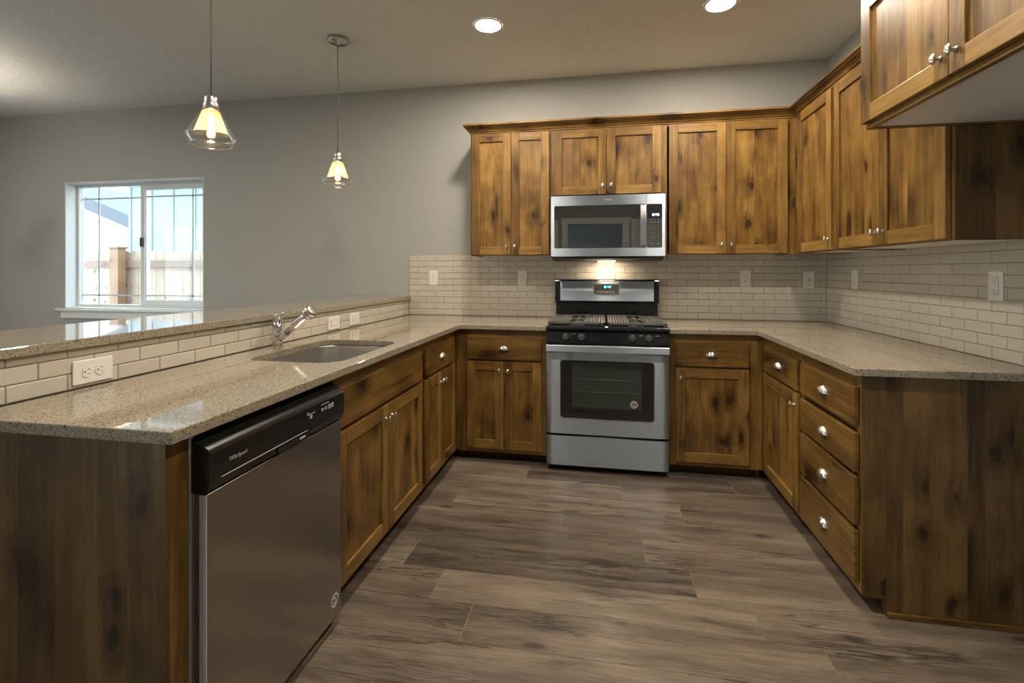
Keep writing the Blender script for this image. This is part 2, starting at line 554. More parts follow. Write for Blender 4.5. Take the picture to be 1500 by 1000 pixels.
def sheet(mb, outer, holes, axis, a, b, mat):
    """Flat outline with holes, given thickness along an axis (outer and holes in the two other coordinates)."""
    bm = bmesh.new()
    es = []
    for loop in [outer] + holes:
        vs = [bm.verts.new((p[0], p[1], 0)) for p in loop]
        es += [bm.edges.new((vs[i], vs[(i + 1) % len(vs)])) for i in range(len(vs))]
    bmesh.ops.triangle_fill(bm, use_beauty=True, use_dissolve=False, edges=es)
    bm.verts.index_update()
    tri = [[v.index for v in f.verts] for f in bm.faces]
    pts = [(v.co.x, v.co.y) for v in bm.verts]
    bm.free()
    def P(p, t):
        return {'x': (t, p[0], p[1]), 'y': (p[0], t, p[1]), 'z': (p[0], p[1], t)}[axis]
    n = len(pts)
    vs = [P(p, a) for p in pts] + [P(p, b) for p in pts]
    fs = list(map(tuple, tri)) + [tuple(n + k for k in t[::-1]) for t in tri]
    k = 0
    for loop in [outer] + holes:
        m = len(loop)
        fs += [(k + i, k + (i + 1) % m, n + k + (i + 1) % m, n + k + i) for i in range(m)]
        k += m
    mb.add(vs, fs, mat)
    return mb


def tag(o, label, cat, group=None, kind=None):
    o['label'] = label
    o['category'] = cat
    if group:
        o['group'] = group
    if kind:
        o['kind'] = kind
    return o


def thing(name, label, cat, loc=(0, 0, 0), rotz=0.0, group=None, roty=0.0):
    o = bpy.data.objects.new(name, None)
    o.empty_display_size = 0.05
    COL.objects.link(o)
    o.location = loc
    o.rotation_euler = (0, roty, rotz)
    return tag(o, label, cat, group)


def structure(o):
    o['kind'] = 'structure'
    return o


# ------------------------------------------------------------------ room shell
XL, YF = -6.6, -5.2
# floor: individual planks in rows along X, joints where the photo shows them
ROW0, ROWW, PL, GAP = -0.630, 0.1882, 1.218, 0.0011
known = {0: -0.49, 1: 0.08, 2: -0.835, 3: -0.23, 4: 0.163, 5: -0.876, 6: -0.684, 7: -0.508, 8: 0.245, 9: -0.723}
fl = MB()
for k in range(-4, 35):
    y1 = ROW0 - ROWW * k
    y0 = y1 - ROWW
    y0, y1 = max(y0, -7.2), min(y1, 0.0)
    if y1 - y0 < 0.01:
        continue
    x = known.get(k, rnd.uniform(-1, 0.2))
    while x > XL:
        x -= PL
    while x < WALL_R:
        a, b = max(x, XL), min(x + PL, WALL_R)
        if b - a > 0.01:
            g, h = GAP, 0.0016
            vs = [(a + .0002, y0 + .0002, -h), (b - .0002, y0 + .0002, -h), (b - .0002, y1 - .0002, -h), (a + .0002, y1 - .0002, -h),
                  (a + 0.0014, y0 + g, 0), (b - 0.0014, y0 + g, 0), (b - 0.0014, y1 - g, 0), (a + 0.0014, y1 - g, 0)]
            fl.add(vs, [(4, 5, 6, 7), (0, 1, 5, 4), (1, 2, 6, 5), (2, 3, 7, 6), (3, 0, 4, 7)], M['floor'])
            sm_ = fl._m(M['seam'])
            fl.mi[-3] = fl.mi[-1] = sm_
        x += PL
fo = structure(fl.build('floor', fix=False))
sb = MB().box(XL - .1, WALL_R + .1, -7.3, 0.1, -0.10, -0.0018, M['grout'])
structure(sb.build('floor_slab'))

ce = MB().box(XL - .15, WALL_R + .15, -7.3, 0.15, CH, CH + 0.10, M['ceil'])
structure(ce.build('ceiling'))

# back wall with window opening
WX0, WX1, WZ0, WZ1 = -5.062, -3.542, 0.918, 2.113
wb = MB()
wb.box(XL - .15, WX0, 0, 0.15, 0, CH, M['wall']).box(WX1, WALL_R + .15, 0, 0.15, 0, CH, M['wall'])
wb.box(WX0, WX1, 0, 0.15, 0, WZ0, M['wall']).box(WX0, WX1, 0, 0.15, WZ1, CH, M['wall'])
wall_back = structure(wb.build('wall_back', fix=False))
wr = MB().box(WALL_R, WALL_R + .15, -7.3, 0, 0, CH, M['wall'])
wall_right = structure(wr.build('wall_right'))
wl = MB()
wl.box(XL - .15, XL, -2.3, 0, 0, CH, M['wall']).box(XL - .15, XL, YF, -3.4, 0, CH, M['wall']).box(XL - .15, XL, -3.4, -2.3, 2.06, CH, M['wall'])
structure(wl.build('wall_left', fix=False))
wf = MB()
DX0, DX1, DZ = -0.62, 0.31, 2.06
XA, YA = -1.9, -3.7          # unseen side wall added to hold a daylight window, living-area front wall
wf.box(XA - .15, DX0, YF - .15, YF, 0, CH, M['wall']).box(DX0, DX1, YF - .15, YF, DZ, CH, M['wall'])
wf.box(DX1, WALL_R, YF - .15, YF, 0, CH, M['wall'])
wf.box(XL - .15, XA, YA - .15, YA, 0, CH, M['wall'])
wf.box(XA - .15, XA, YF, -5.1, 0, CH, M['wall']).box(XA - .15, XA, -5.1, -3.9, 2.06, CH, M['wall']).box(XA - .15, XA, -3.9, YA - .15, 0, CH, M['wall'])
structure(wf.build('wall_front', fix=False))
HW = M['white']  # hall made white to brighten what the steel reflects
wh = MB().box(-1.6, WALL_R, -7.3, -7.15, 0, CH, HW).box(-1.75, -1.6, -7.3, -7.0, 0, CH, HW)
wh.box(-1.75, -1.6, -7.0, -5.45, 2.1, CH, HW).box(-1.75, -1.6, -7.0, -5.45, 0, 0.4, HW).box(-1.75, -1.6, -5.45, YF - .15, 0, CH, HW)
structure(wh.build('wall_hall', fix=False))
tr = MB()
tr.box(DX0 - .09, DX0, YF, YF + .018, 0, DZ, M['white']).box(DX1, DX1 + .09, YF, YF + .018, 0, DZ, M['white'])
tr.box(DX0 - .11, DX1 + .11, YF, YF + .022, DZ, DZ + .10, M['white'])
tr.box(DX0, DX0 + .015, YF - .15, YF, 0, DZ, M['white']).box(DX1 - .015, DX1, YF - .15, YF, 0, DZ, M['white'])
structure(tr.build('trim_1', bevel=0.002))
# baseboards where the room shows none in view, kept low along the dining walls
bb = MB().box(XL, -2.06, -0.014, 0, 0, 0.085, M['white'])
structure(bb.build('baseboard_back', bevel=0.003))

# peninsula half wall
XT = -1.5892
pw = MB().box(-1.715, XT - .008, -2.80, 0, 0, 1.037, M['wall'])
wall_pen = structure(pw.build('wall_peninsula'))


def slider(name, axis, plane, a0, a1, z0, z1, split, grille, lock=True, depth=0.045):
    """A white vinyl two-pane window; axis x lies in a wall of constant y, axis y in a wall of constant x."""
    def bx(mb, a, b, p, q, c, d, m):
        return mb.box(a, b, p, q, c, d, m) if axis == 'x' else mb.box(p, q, a, b, c, d, m)
    f = MB()
    w = 0.035
    p0, p1 = plane, plane + depth
    bx(f, a0, a0 + w, p0, p1, z0, z1, M['vinyl'])
    bx(f, a1 - w, a1, p0, p1, z0, z1, M['vinyl'])
    bx(f, a0 + w, a1 - w, p0, p1, z0, z0 + w, M['vinyl'])
    bx(f, a0 + w, a1 - w, p0, p1, z1 - w, z1, M['vinyl'])
    bx(f, split - .022, split + .022, p0 + .006, p1, z0 + w, z1 - w, M['vinyl'])
    root = structure(f.build(name, bevel=0.002))
    s = MB()                                            # sliding sash on the far half
    i0, i1, j0, j1 = split - .03, a1 - w, z0 + w, z1 - w
    q0, q1 = plane - .004, plane + .022
    bx(s, i0, i0 + .045, q0, q1, j0, j1, M['vinyl'])
    bx(s, i1 - .04, i1, q0, q1, j0, j1, M['vinyl'])
    bx(s, i0 + .045, i1 - .04, q0, q1, j0, j0 + .045, M['vinyl'])
    bx(s, i0 + .045, i1 - .04, q0, q1, j1 - .045, j1, M['vinyl'])
    sash = s.build('window_sash', root, bevel=0.002)
    g1 = MB()
    bx(g1, a0 + w, split - .022, plane + .030, plane + .034, z0 + w, z1 - w, M['pane'])
    g1.build('glass_pane', root)
    g2 = MB()
    bx(g2, i0 + .045, i1 - .04, plane + .008, plane + .012, j0 + .045, j1 - .045, M['pane'])
    g2.build('glass_pane', sash)
    if grille:
        g = MB()
        for zz in (1.970, 1.038):
            bx(g, a0 + w, split - .022, plane + .0345, plane + .040, zz - .007, zz + .007, M['vinyl'])
        bx(g, -4.835 - .007, -4.835 + .007, plane + .0345, plane + .040, z0 + w, z1 - w, M['vinyl'])
        g.build('window_grille', root)
        g = MB()
        for zz in (1.972, 1.040):
            bx(g, i0 + .045, i1 - .04, plane + .0125, plane + .018, zz - .007, zz + .007, M['vinyl'])
        bx(g, -3.76 - .007, -3.76 + .007, plane + .0125, plane + .018, j0 + .045, j1 - .045, M['vinyl'])
        g.build('window_grille', sash)
    if lock:
        l = MB().box(i0 + .006, i0 + .036, plane - .022, plane - .0045, 1.50, 1.585, M['blackm'])
        l.build('sash_lock', sash, bevel=0.005)
    return root


win = slider('window_1', 'x', 0.098, WX0, WX1, WZ0, WZ1, -4.285, True)
si = MB().box(WX0 - .075, WX1 + .03, -0.032, -0.0005, 0.893, 0.916, M['white'])
si.box(WX0 + .001, WX1 - .001, -0.0005, 0.097, 0.9185, 0.926, M['white'])
structure(si.build('trim_2', bevel=0.004))
jl = MB()
jl.box(WX0 + .0005, WX0 + .010, 0.0, 0.097, WZ0 + .008, WZ1 - .0005, M['white']).box(WX1 - .010, WX1 - .0005, 0.0, 0.097, WZ0 + .008, WZ1 - .0005, M['white'])
jl.box(WX0 + .010, WX1 - .010, 0.0, 0.097, WZ1 - .010, WZ1 - .0005, M['white'])
structure(jl.build('trim_4', bevel=0.001))
ap = MB().box(WX0 - .028, WX1 + .01, -0.016, -0.0005, 0.826, 0.8925, M['white'])
structure(ap.build('trim_3', bevel=0.003))
slider('added_window_2', 'y', XL - .10, -3.4, -2.3, 0.0, 2.06, -2.85, False, False)  # unseen patio door added for daylight from the dining side
slider('added_window_3', 'y', XA - .10, -5.1, -3.9, 0.0, 2.06, -4.5, False, False)  # unseen patio door added to light the wall reflected in the steel

slider('added_window_4', 'y', -1.70, -7.0, -5.45, 0.4, 2.1, -6.22, False, False)  # unseen window added to brighten the hall for reflections


def panel_door(name, x0, x1):
    d = MB().box(x0, x1, YF + .002, YF + .032, 0.012, 2.03, M['white'])
    o = structure(d.build(name, bevel=0.002))
    for za, zb in ((.15, .85), (.98, 1.90)):
        for xa, xb in ((x0 + .12, (x0 + x1) / 2 - .05), ((x0 + x1) / 2 + .05, x1 - .12)):
            MB().box(xa, xb, YF + .0325, YF + .040, za, zb, M['white']).build('door_panel', o, bevel=0.006)
    MB().lathe([(.026, YF + .0325), (.026, YF + .036), (.010, YF + .040), (.010, YF + .065), (.027, YF + .075), (.027, YF + .088), (.016, YF + .096), (0, YF + .097)], M['nickel'], (x1 - .07, 0, .95), 'y', 24).build('door_knob', o)
    c = MB()
    c.box(x0 - .085, x0 - .004, YF + .001, YF + .020, 0, 2.04, M['white']).box(x1 + .004, x1 + .085, YF + .001, YF + .020, 0, 2.04, M['white'])
    c.box(x0 - .085, x1 + .085, YF + .001, YF + .022, 2.04, 2.13, M['white'])
    c.build('door_casing', o, bevel=0.002)


panel_door('reflector_door_1', -1.62, -.86)  # unseen white doors added so the stainless fronts reflect brighter
panel_door('reflector_door_2', .52, 1.32)


# ------------------------------------------------------------------ tile
def tile_wall(name, parent, mtx, u0, u1, z0, z1, joint0, rowh=0.0487, pitch=0.1506, g=0.0025, phase=0):
    """Running-bond tiles with eased edges on a grout bed; local u along the wall, front toward -y."""
    mb = MB()
    r = 0
    z = z0
    while z < z1 - 0.004:
        za, zb = z, min(z + rowh, z1)
        u = joint0 + (pitch / 2 if (r + phase) % 2 else 0)
        while u > u0:
            u -= pitch
        while u < u1:
            a, b = max(u, u0), min(u + pitch, u1)
            if b - a > 0.006:
                a += g / 2; b -= g / 2
                p, q = za + g / 2, zb - g / 2
                e, t0, t1 = 0.0028, -0.0075, -0.0060
                vs = [(a, 0, p), (b, 0, p), (b, 0, q), (a, 0, q), (a, t1, p), (b, t1, p), (b, t1, q), (a, t1, q),
                      (a + e, t0, p + e), (b - e, t0, p + e), (b - e, t0, q - e), (a + e, t0, q - e)]
                fs = [(8, 9, 10, 11)]
                for i in range(4):
                    j = (i + 1) % 4
                    fs += [(i, j, 4 + j, 4 + i), (4 + i, 4 + j, 8 + j, 8 + i)]
                mb.add(vs, fs, M['tile'])
            u += pitch
        z += rowh
        r += 1
    mb.box(u0, u1, -0.0050, -0.0002, z0, z1, M['grout'])
    mb.v = [tuple(mtx @ Vector(p)) for p in mb.v]
    return mb.build(name, parent)


TZ0, TZ1 = 0.9145, 1.4015
tile_wall('backsplash_tile', wall_back, Matrix(), XT, WALL_R - .008, TZ0, TZ1, XT)
tile_wall('backsplash_tile', wall_right, Matrix.Translation((WALL_R, 0, 0)) @ Matrix.Rotation(-PI / 2, 4, 'Z'),
          0.0, 1.768, TZ0, TZ1, 1.464)
tile_wall('backsplash_tile', wall_pen, Matrix.Translation((XT - .008, 0, 0)) @ Matrix.Rotation(PI / 2, 4, 'Z'),
          -2.80, -0.008, TZ0, 1.0365, -2.25)


# ------------------------------------------------------------------ cabinet hardware
_cache = {}


def knob_mesh():
    if 'knob' in _cache:
        return _cache['knob']
    mb = MB()
    mb.lathe([(0.0085, 0.0), (0.0085, -0.0025), (0.0050, -0.0055), (0.0042, -0.0125), (0.0060, -0.0165)], M['nickel'], axis='y', n=16)
    loops = []
    nu, nv = 40, 12
    for j in range(nv + 1):
        s = PI * j / nv
        l = []
        for i in range(nu):
            a = 2 * PI * i / nu
            x, z, y = math.sin(s) * math.cos(a), math.sin(s) * math.sin(a), math.cos(s)
            rib = 0.0011 * math.sin(13 * (z * 0.9 + x * 0.45)) if y > 0 else 0
            l.append((0.0100 * x, -0.0205 - (0.0068 * y + rib * (0.3 + 0.7 * y)), 0.0160 * z))
        loops.append(l)
    mb.loft(loops, M['nickel'])
    o = mb.build('knob')
    _cache['knob'] = o.data
    bpy.data.objects.remove(o)
    return _cache['knob']


def cup_mesh():
    if 'cup' in _cache:
        return _cache['cup']
    mb = MB()
    nu, nv = 48, 12
    rows = []
    for j in range(nv + 1):
        s = PI / 2 * j / nv               # 0 = front lip, 90 deg = against the drawer
        l = []
        for i in range(nu + 1):
            a = PI * i / nu
            k = 1 + 0.17 * abs(math.sin(a * 4.5)) * math.sin(a)
            x = -0.034 * math.cos(a)
            l.append((x, -0.0215 * math.cos(s) * math.sin(a) * k, -0.011 + 0.026 * math.sin(s) * math.sin(a) * k))
        rows.append(l)
    mb.loft(rows, M['nickel'], closed=False)
    # inner skin and rim
    inner = [[(x * 0.94, y * 0.90, -0.011 + (z + 0.011) * 0.90) for x, y, z in l] for l in rows]
    mb.loft(inner, M['nickel'], closed=False)
    mb.loft([rows[0], inner[0]], M['nickel'], closed=False)
    mb.box(-0.036, 0.036, -0.0018, 0.0, -0.014, 0.004, M['nickel'])
    o = mb.build('cup_pull')
    _cache['cup'] = o.data
    bpy.data.objects.remove(o)
    return _cache['cup']


def hw(kind, parent, loc):
    o = bpy.data.objects.new('knob' if kind == 'knob' else 'cup_pull', knob_mesh() if kind == 'knob' else cup_mesh())
    COL.objects.link(o)
    o.parent = parent
    o.location = loc
    o['label'] = 'satin nickel ribbed oval knob' if kind == 'knob' else 'satin nickel shell-shaped cup pull'
    return o


ST = 0.058      # stile and rail width


def planks(mb, x0, x1, z0, z1, y0, y1, wmin=0.07, wmax=0.15, mat=None):
    """Edge-glued boards, each its own island so each takes its own tone."""
    x = x0
    while x < x1 - 1e-4:
        b = x + rnd.uniform(wmin, wmax)
        if x1 - b < wmin * 0.8:
            b = x1
        mb.box(x, b, y0, y1, z0, z1, mat or M['wp'])
        x = b
    return mb


def door(parent, x0, x1, z0, z1, knob=None, y=0.0):
    """Recessed-panel door: frame mesh with its panel and knob as sub-parts. knob = 'l' / 'r' side and 't' / 'b' end."""
    w, h = x1 - x0, z1 - z0
    f = MB()
    f.box(-w / 2, -w / 2 + ST, -0.0215, -0.0025, -h / 2, h / 2, M['wz']).box(w / 2 - ST, w / 2, -0.0215, -0.0025, -h / 2, h / 2, M['wz'])
    f.box(-w / 2 + ST, w / 2 - ST, -0.0213, -0.0025, -h / 2, -h / 2 + ST, M['wx'])
    f.box(-w / 2 + ST, w / 2 - ST, -0.0213, -0.0025, h / 2 - ST, h / 2, M['wx'])
    o = f.build('door', parent, loc=((x0 + x1) / 2, y, (z0 + z1) / 2), bevel=0.0018)
    p = planks(MB(), -w / 2 + ST + .0004, w / 2 - ST - .0004, -h / 2 + ST + .0004, h / 2 - ST - .0004, -0.0125, -0.0035)
    p.build('panel', o)
    if knob:
        kx = (-w / 2 + ST / 2) if 'l' in knob else (w / 2 - ST / 2)
        kz = (h / 2 - ST) if 't' in knob else (-h / 2 + ST)
        hw('knob', o, (kx, -0.0216, kz))
    return o


def drawer(parent, x0, x1, z0, z1, pull=True, name='drawer'):
    w, h = x1 - x0, z1 - z0
    f = MB().box(-w / 2, w / 2, -0.0215, -0.0025, -h / 2, h / 2, M['wx'])
    o = f.build(name, parent, loc=((x0 + x1) / 2, 0, (z0 + z1) / 2), bevel=0.0035)
    if pull:
        hw('cup', o, (0, -0.0216, 0.0))
    return o


def cabinet(label, loc, rotz, x0, x1, z0, z1, depth, rails, sl=0.035, sr=0.035, upper=False, toe=True, group=None, name='base_cabinet', end=None):
    """Carcass and face frame; local x along the front, front toward -y, FF plane y=0."""
    t = thing(name, label, 'cabinet', loc, rotz, group)
    f = MB()
    ft = 0.019
    f.box(x0, x0 + sl, 0, ft, z0, z1, M['wz']).box(x1 - sr, x1, 0, ft, z0, z1, M['wz'])
    for a, b in rails:
        f.box(x0 + sl, x1 - sr, 0.0004, ft, a, b, M['wx'])
    f.build('face_frame', t, bevel=0.001)
    c = MB()
    y0 = ft + .0004
    tk = 0.016
    zb = z0 if upper else 0.0
    yb = y0 if upper else 0.08
    for a, b in ((x0, x0 + tk), (x1 - tk, x1)):
        if upper:
            c.box(a, b, y0, depth, z0, z1, M['wz'])
        else:
            c.prism([(y0, z0), (0.08, z0), (0.08, 0.0), (depth, 0.0), (depth, z1), (y0, z1)], 'x', a, b, M['wz'])
    c.box(x0 + tk, x1 - tk, depth - .008, depth, z0 + .02, z1, M['carcass'])
    c.box(x0 + tk, x1 - tk, y0, depth - .008, z1 - .014, z1, M['carcass']) if upper else \
        c.box(x0 + tk, x1 - tk, y0, depth - .008, z0 + .012, z0 + .028, M['carcass'])
    c.build('carcass', t)
    if upper:
        b = MB().box(x0 + tk + .0005, x1 - tk - .0005, y0 + .0005, depth - .009, z0 + .006, z0 + .016, M['melamine'])
        b.build('bottom_panel', t)['label'] = 'white underside panel'
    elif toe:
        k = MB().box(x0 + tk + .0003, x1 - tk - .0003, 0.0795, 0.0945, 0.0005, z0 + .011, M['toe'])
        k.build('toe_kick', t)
    return t


CT = 0.884        # underside of the worktop
FF = 0.065        # bottom of base face frames
BR = [(FF, 0.098), (0.662, 0.692), (0.836, CT)]
R90 = PI / 2

# back run, left of the range
t = cabinet('base cabinet left of the range, one wide drawer over two doors', (-0.70, -0.61, 0), 0, -0.30, 0.314, FF, CT, 0.60, BR, 0.09, 0.034)
drawer(t, -0.217, 0.284, 0.685, 0.838)
door(t, -0.217, 0.0325, 0.095, 0.672, 'rt')
door(t, 0.0355, 0.284, 0.095, 0.672, 'lt')
# back run, right of the range
t = cabinet('base cabinet right of the range, one drawer over a single door', (0.66, -0.61, 0), 0, -0.274, 0.27, FF, CT, 0.60, BR, 0.04, 0.09)
drawer(t, -0.238, 0.186, 0.685, 0.838)
door(t, -0.238, 0.186, 0.095, 0.672, 'lt')
# left run (fronts face +x): local x = world y
t = cabinet('narrow base cabinet in the left corner beyond the sink, drawer over two slim doors', (-1.0, -0.93, 0), R90, -0.308, 0.318, FF, CT, 0.57, BR, 0.03, 0.09)
drawer(t, -0.286, 0.230, 0.685, 0.838)
door(t, -0.286, -0.0295, 0.095, 0.668, 'rt')
door(t, -0.0265, 0.230, 0.095, 0.668, 'lt')
t = cabinet('sink base cabinet with a plain false drawer panel, next to the dishwasher', (-1.0, -1.68, 0), R90, -0.436, 0.440, FF, CT, 0.57, BR, 0.02, 0.03)
drawer(t, -0.418, 0.412, 0.685, 0.838, False, 'false_front')
door(t, -0.418, -0.0045, 0.095, 0.668, 'rt')
door(t, -0.0015, 0.412, 0.095, 0.668, 'lt')
# right run (fronts face -x): local x = -world y
t = cabinet('narrow base cabinet in the right corner, small drawer over one door', (0.93, -0.91, 0), -R90, -0.298, 0.295, FF, CT, 0.60, BR, 0.08, 0.02)
drawer(t, -0.216, 0.268, 0.685, 0.838)
door(t, -0.222, 0.275, 0.095, 0.672, 'rt')
t = cabinet('four-drawer base cabinet ending the right run, its knotty end panel facing the viewer', (0.93, -1.48, 0), -R90, -0.274, 0.252,
            FF, CT, 0.605, [(FF, 0.10), (0.300, 0.312), (0.502, 0.513), (0.666, 0.688), (0.836, CT)], 0.02, 0.03)
for za, zb in ((0.690, 0.838), (0.515, 0.664), (0.315, 0.500), (0.100, 0.296)):
    drawer(t, -0.258, 0.262 - .016, za, zb)
e = MB()
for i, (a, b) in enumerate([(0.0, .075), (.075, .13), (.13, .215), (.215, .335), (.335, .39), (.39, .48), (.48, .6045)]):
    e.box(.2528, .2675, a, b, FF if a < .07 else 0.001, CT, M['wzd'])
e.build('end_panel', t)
e = MB().box(.268, .278, 0.076, 0.6045, 0.001, 0.021, M['wy'])
e.build('base_shoe', t, bevel=0.003)

# peninsula end beside the dishwasher
t = thing('end_panel', 'dark knotty wood panel closing the near end of the peninsula', 'panel', (-1.0, -2.76, 0), R90)
f = MB().box(-.0165, 0.034, 0, 0.019, 0.001, CT, M['wz'])
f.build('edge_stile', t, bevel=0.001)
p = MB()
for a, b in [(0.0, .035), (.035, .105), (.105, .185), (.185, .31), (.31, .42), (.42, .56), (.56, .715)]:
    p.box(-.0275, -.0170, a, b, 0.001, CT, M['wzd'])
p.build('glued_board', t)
p = MB().box(-.0165, 0.0, 0.0195, 0.575, 0.001, CT, M['wz'])
p.build('inner_board', t)

# ------------------------------------------------------------------ wall cabinets
UB, UT = 1.382, 2.285
UR = [(UB, 1.396), (2.255, UT)]
t = cabinet('upper cabinet with two tall doors left of the microwave', (-0.68, -0.33, 0), 0, -0.295, 0.2945, UB, UT, 0.328, UR, 0.022, 0.022, True, name='wall_cabinet')
door(t, -0.280, 0.0065, 1.388, 2.262, 'rb')
door(t, 0.0095, 0.282, 1.388, 2.262, 'lb')
t = cabinet('short upper cabinet directly above the microwave', (0, -0.33, 0), 0, -0.3845, 0.3845, 1.790, UT, 0.328, [(1.790, 1.812), (2.255, UT)], 0.03, 0.03, True, name='wall_cabinet')
door(t, -0.364, 0.0015, 1.804, 2.262, 'rb')
door(t, 0.0045, 0.366, 1.804, 2.262, 'lb')
t = cabinet('upper cabinet right of the microwave with two wide doors', (0.80, -0.33, 0), 0, -0.4145, 0.4115, UB, UT, 0.328, UR, 0.022, 0.06, True, name='wall_cabinet')
door(t, -0.381, -0.0185, 1.388, 2.262, 'rb')
door(t, -0.0155, 0.360, 1.388, 2.262, 'lb')
t = cabinet('single-door upper cabinet in the right corner', (1.212, -0.61, 0), -R90, -0.279, 0.278, UB, UT, 0.328, UR, 0.07, 0.02, True, name='wall_cabinet')
door(t, -0.190, 0.262, 1.388, 2.262, 'rb')
t = cabinet('two-door upper cabinet on the right wall, dark end panel beneath the deep cabinet', (1.212, -1.335, 0), -R90, -0.446, 0.430, UB, UT, 0.328, UR, 0.02, 0.03, True, name='wall_cabinet')
door(t, -0.428, 0.0, 1.388, 2.262, 'rb')
door(t, 0.003, 0.420, 1.388, 2.262, 'lb')
e = planks(MB(), 0, 0.328, 0, 1, 0, 1, 0.09, 0.14)
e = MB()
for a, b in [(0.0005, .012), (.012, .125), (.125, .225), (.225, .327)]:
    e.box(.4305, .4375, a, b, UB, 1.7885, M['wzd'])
e.build('end_panel', t)['label'] = 'dark wood side panel'
# deep cabinet over the refrigerator space
t = cabinet('deep cabinet hung high over the empty refrigerator space, white underside', (0.93, -2.225, 0), -R90, -0.460, 0.460, 1.789, UT, 0.610,
            [(1.789, 1.812), (2.255, UT)], 0.02, 0.02, True, name='wall_cabinet')
door(t, -0.452, -0.0015, 1.806, 2.262, 'rb')
door(t, 0.0015, 0.452, 1.806, 2.262, 'lb')

# crown moulding
prof = [(0.0205, 2.268), (0.026, 2.270), (0.028, 2.281), (0.034, 2.284), (0.036, 2.290), (0.047, 2.304), (0.058, 2.311), (0.060, 2.318), (0.070, 2.321), (0.070, 2.333), (0.001, 2.333), (0.001, 2.2855), (0.0205, 2.2855)]
prof = [(o - .0205 if o > .01 else o, z) for o, z in prof]
prof = [(0.0005, 2.2855) if p == (0.001, 2.2855) else p for p in prof]
prof = [(0.001, 2.270), (0.006, 2.270), (0.008, 2.281), (0.014, 2.284), (0.016, 2.290), (0.027, 2.304), (0.038, 2.311), (0.040, 2.318), (0.050, 2.321), (0.050, 2.333), (0.001, 2.333)]
loops = []
for fx in (lambda o: (-0.975 - o, -0.001), lambda o: (-0.975 - o, -0.33 - o), lambda o: (1.212 - o, -0.33 - o), lambda o: (1.212 - o, -1.763)):
    loops.append([(*fx(o), z) for o, z in prof])
cm = MB()
for k, mat in enumerate((M['wy'], M['wx'], M['wy'])):
    cm.loft(loops[k:k + 2], mat, k == 0, k == 2, smooth=False)
tag(cm.build('crown_moulding'), 'stepped wooden crown moulding along the tops of the upper cabinets', 'moulding')

# ------------------------------------------------------------------ worktops
outline = [(-1.5810, -2.8086), (-0.962, -2.8086), (-0.962, -0.648), (-0.3815, -0.648), (-0.3815, -0.0085), (-1.5810, -0.0085)]
hole = rrect(-1.452, -1.038, -2.020, -1.425, 0.085, 8)
w = sheet(MB(), outline, [hole], 'z', CT + .0005, 0.914, M['quartz'])
tag(w.build('worktop', bevel=0.003), 'long L-shaped quartz worktop with the sink cut into it', 'countertop')
outline = [(0.3825, -0.648), (0.8923, -0.648), (0.8923, -1.7671), (1.5340, -1.7671), (1.5340, -0.0085), (0.3825, -0.0085)]
w = sheet(MB(), outline, [], 'z', CT + .0005, 0.914, M['quartz'])
tag(w.build('worktop', bevel=0.003), 'quartz worktop right of the range, turning along the right wall', 'countertop')
w = MB().box(-2.05, -1.575, -2.86, -0.0005, 1.0375, 1.067, M['quartz'])
tag(w.build('bar_top', bevel=0.003), 'raised quartz bar top on the tiled half wall behind the sink', 'countertop')

# ------------------------------------------------------------------ sink and faucet
SO = (-1.245, -1.7225, 0.884)
t = thing('sink', 'single-bowl stainless undermount sink set in the peninsula worktop', 'sink', SO)
loops = []
for g, z, r in ((0.022, 0.8838, 0.10), (0.004, 0.8838, 0.088), (0.003, 0.880, 0.088), (0.0, 0.78, 0.085), (-0.004, 0.715, 0.080), (-0.012, 0.700, 0.072), (-0.03, 0.694, 0.06), (-0.16, 0.690, 0.03)):
    q = rrect(-1.452 - g * .6, -1.038 + g * .6, -2.020 - g, -1.425 + g, r, 8)
    loops.append([(x, y, z) for x, y in q])
MB().loft(loops, M['steelsink'], cap1=True).build('basin', t, SO, fix=False)
d = MB().lathe([(0.045, 0.6905), (0.045, 0.6925), (0.036, 0.693), (0.030, 0.691), (0.012, 0.6915)], M['chrome'], (-1.245, -1.7225, 0))
d.build('drain', t, SO)

FO = (-1.535, -1.694, 0.914)
t = thing('faucet', 'chrome pull-out faucet with a lever standing behind the sink', 'faucet', FO)
MB().lathe([(0.026, 0.9141), (0.026, 0.918), (0.0235, 0.920)], M['chrome'], (FO[0], FO[1], 0), n=32).build('base_ring', t, FO)
b = MB().lathe([(0.0215, 0.920), (0.0215, 0.966), (0.0208, 0.9668), (0.0208, 0.9682), (0.0215, 0.969), (0.0215, 1.040)], M['chrome'], (FO[0], FO[1], 0), n=32, cap1=True)
b.build('body', t, FO)
lv = MB()
path = [(-1.535, 1.0405, .0213, .0213), (-1.533, 1.050, .0210, .0210), (-1.526, 1.060, .0175, .0205), (-1.512, 1.0695, .012, .019), (-1.490, 1.0765, .007, .0165), (-1.468, 1.0805, .0045, .0135), (-1.446, 1.0825, .003, .009)]
loops = []
for i, (x, z, h, wd) in enumerate(path):
    k = i / (len(path) - 1)
    ang = k * PI / 2 * 0.96
    dx, dz = math.cos(ang), -math.sin(ang)
    loops.append([(x + dx * h * math.cos(2 * PI * j / 20), FO[1] + wd * math.sin(2 * PI * j / 20), z + dz * h * math.cos(2 * PI * j / 20)) for j in range(20)])
lv.loft(loops, M['chrome'], True, True).build('lever', t, FO, fix=True)
a, b_ = Vector((-1.528, FO[1], 0.945)), Vector((-1.385, FO[1], 1.064))
dr = (b_ - a).normalized()
sp = MB()
L = (b_ - a).length
ps = [(0.0, .014), (.030, .0150), (.058, .0158), (.0585, .0135), (.0635, .0135), (.064, .0160), (.12, .0158), (L - .02, .0150), (L - .008, .0165), (L, .020)]
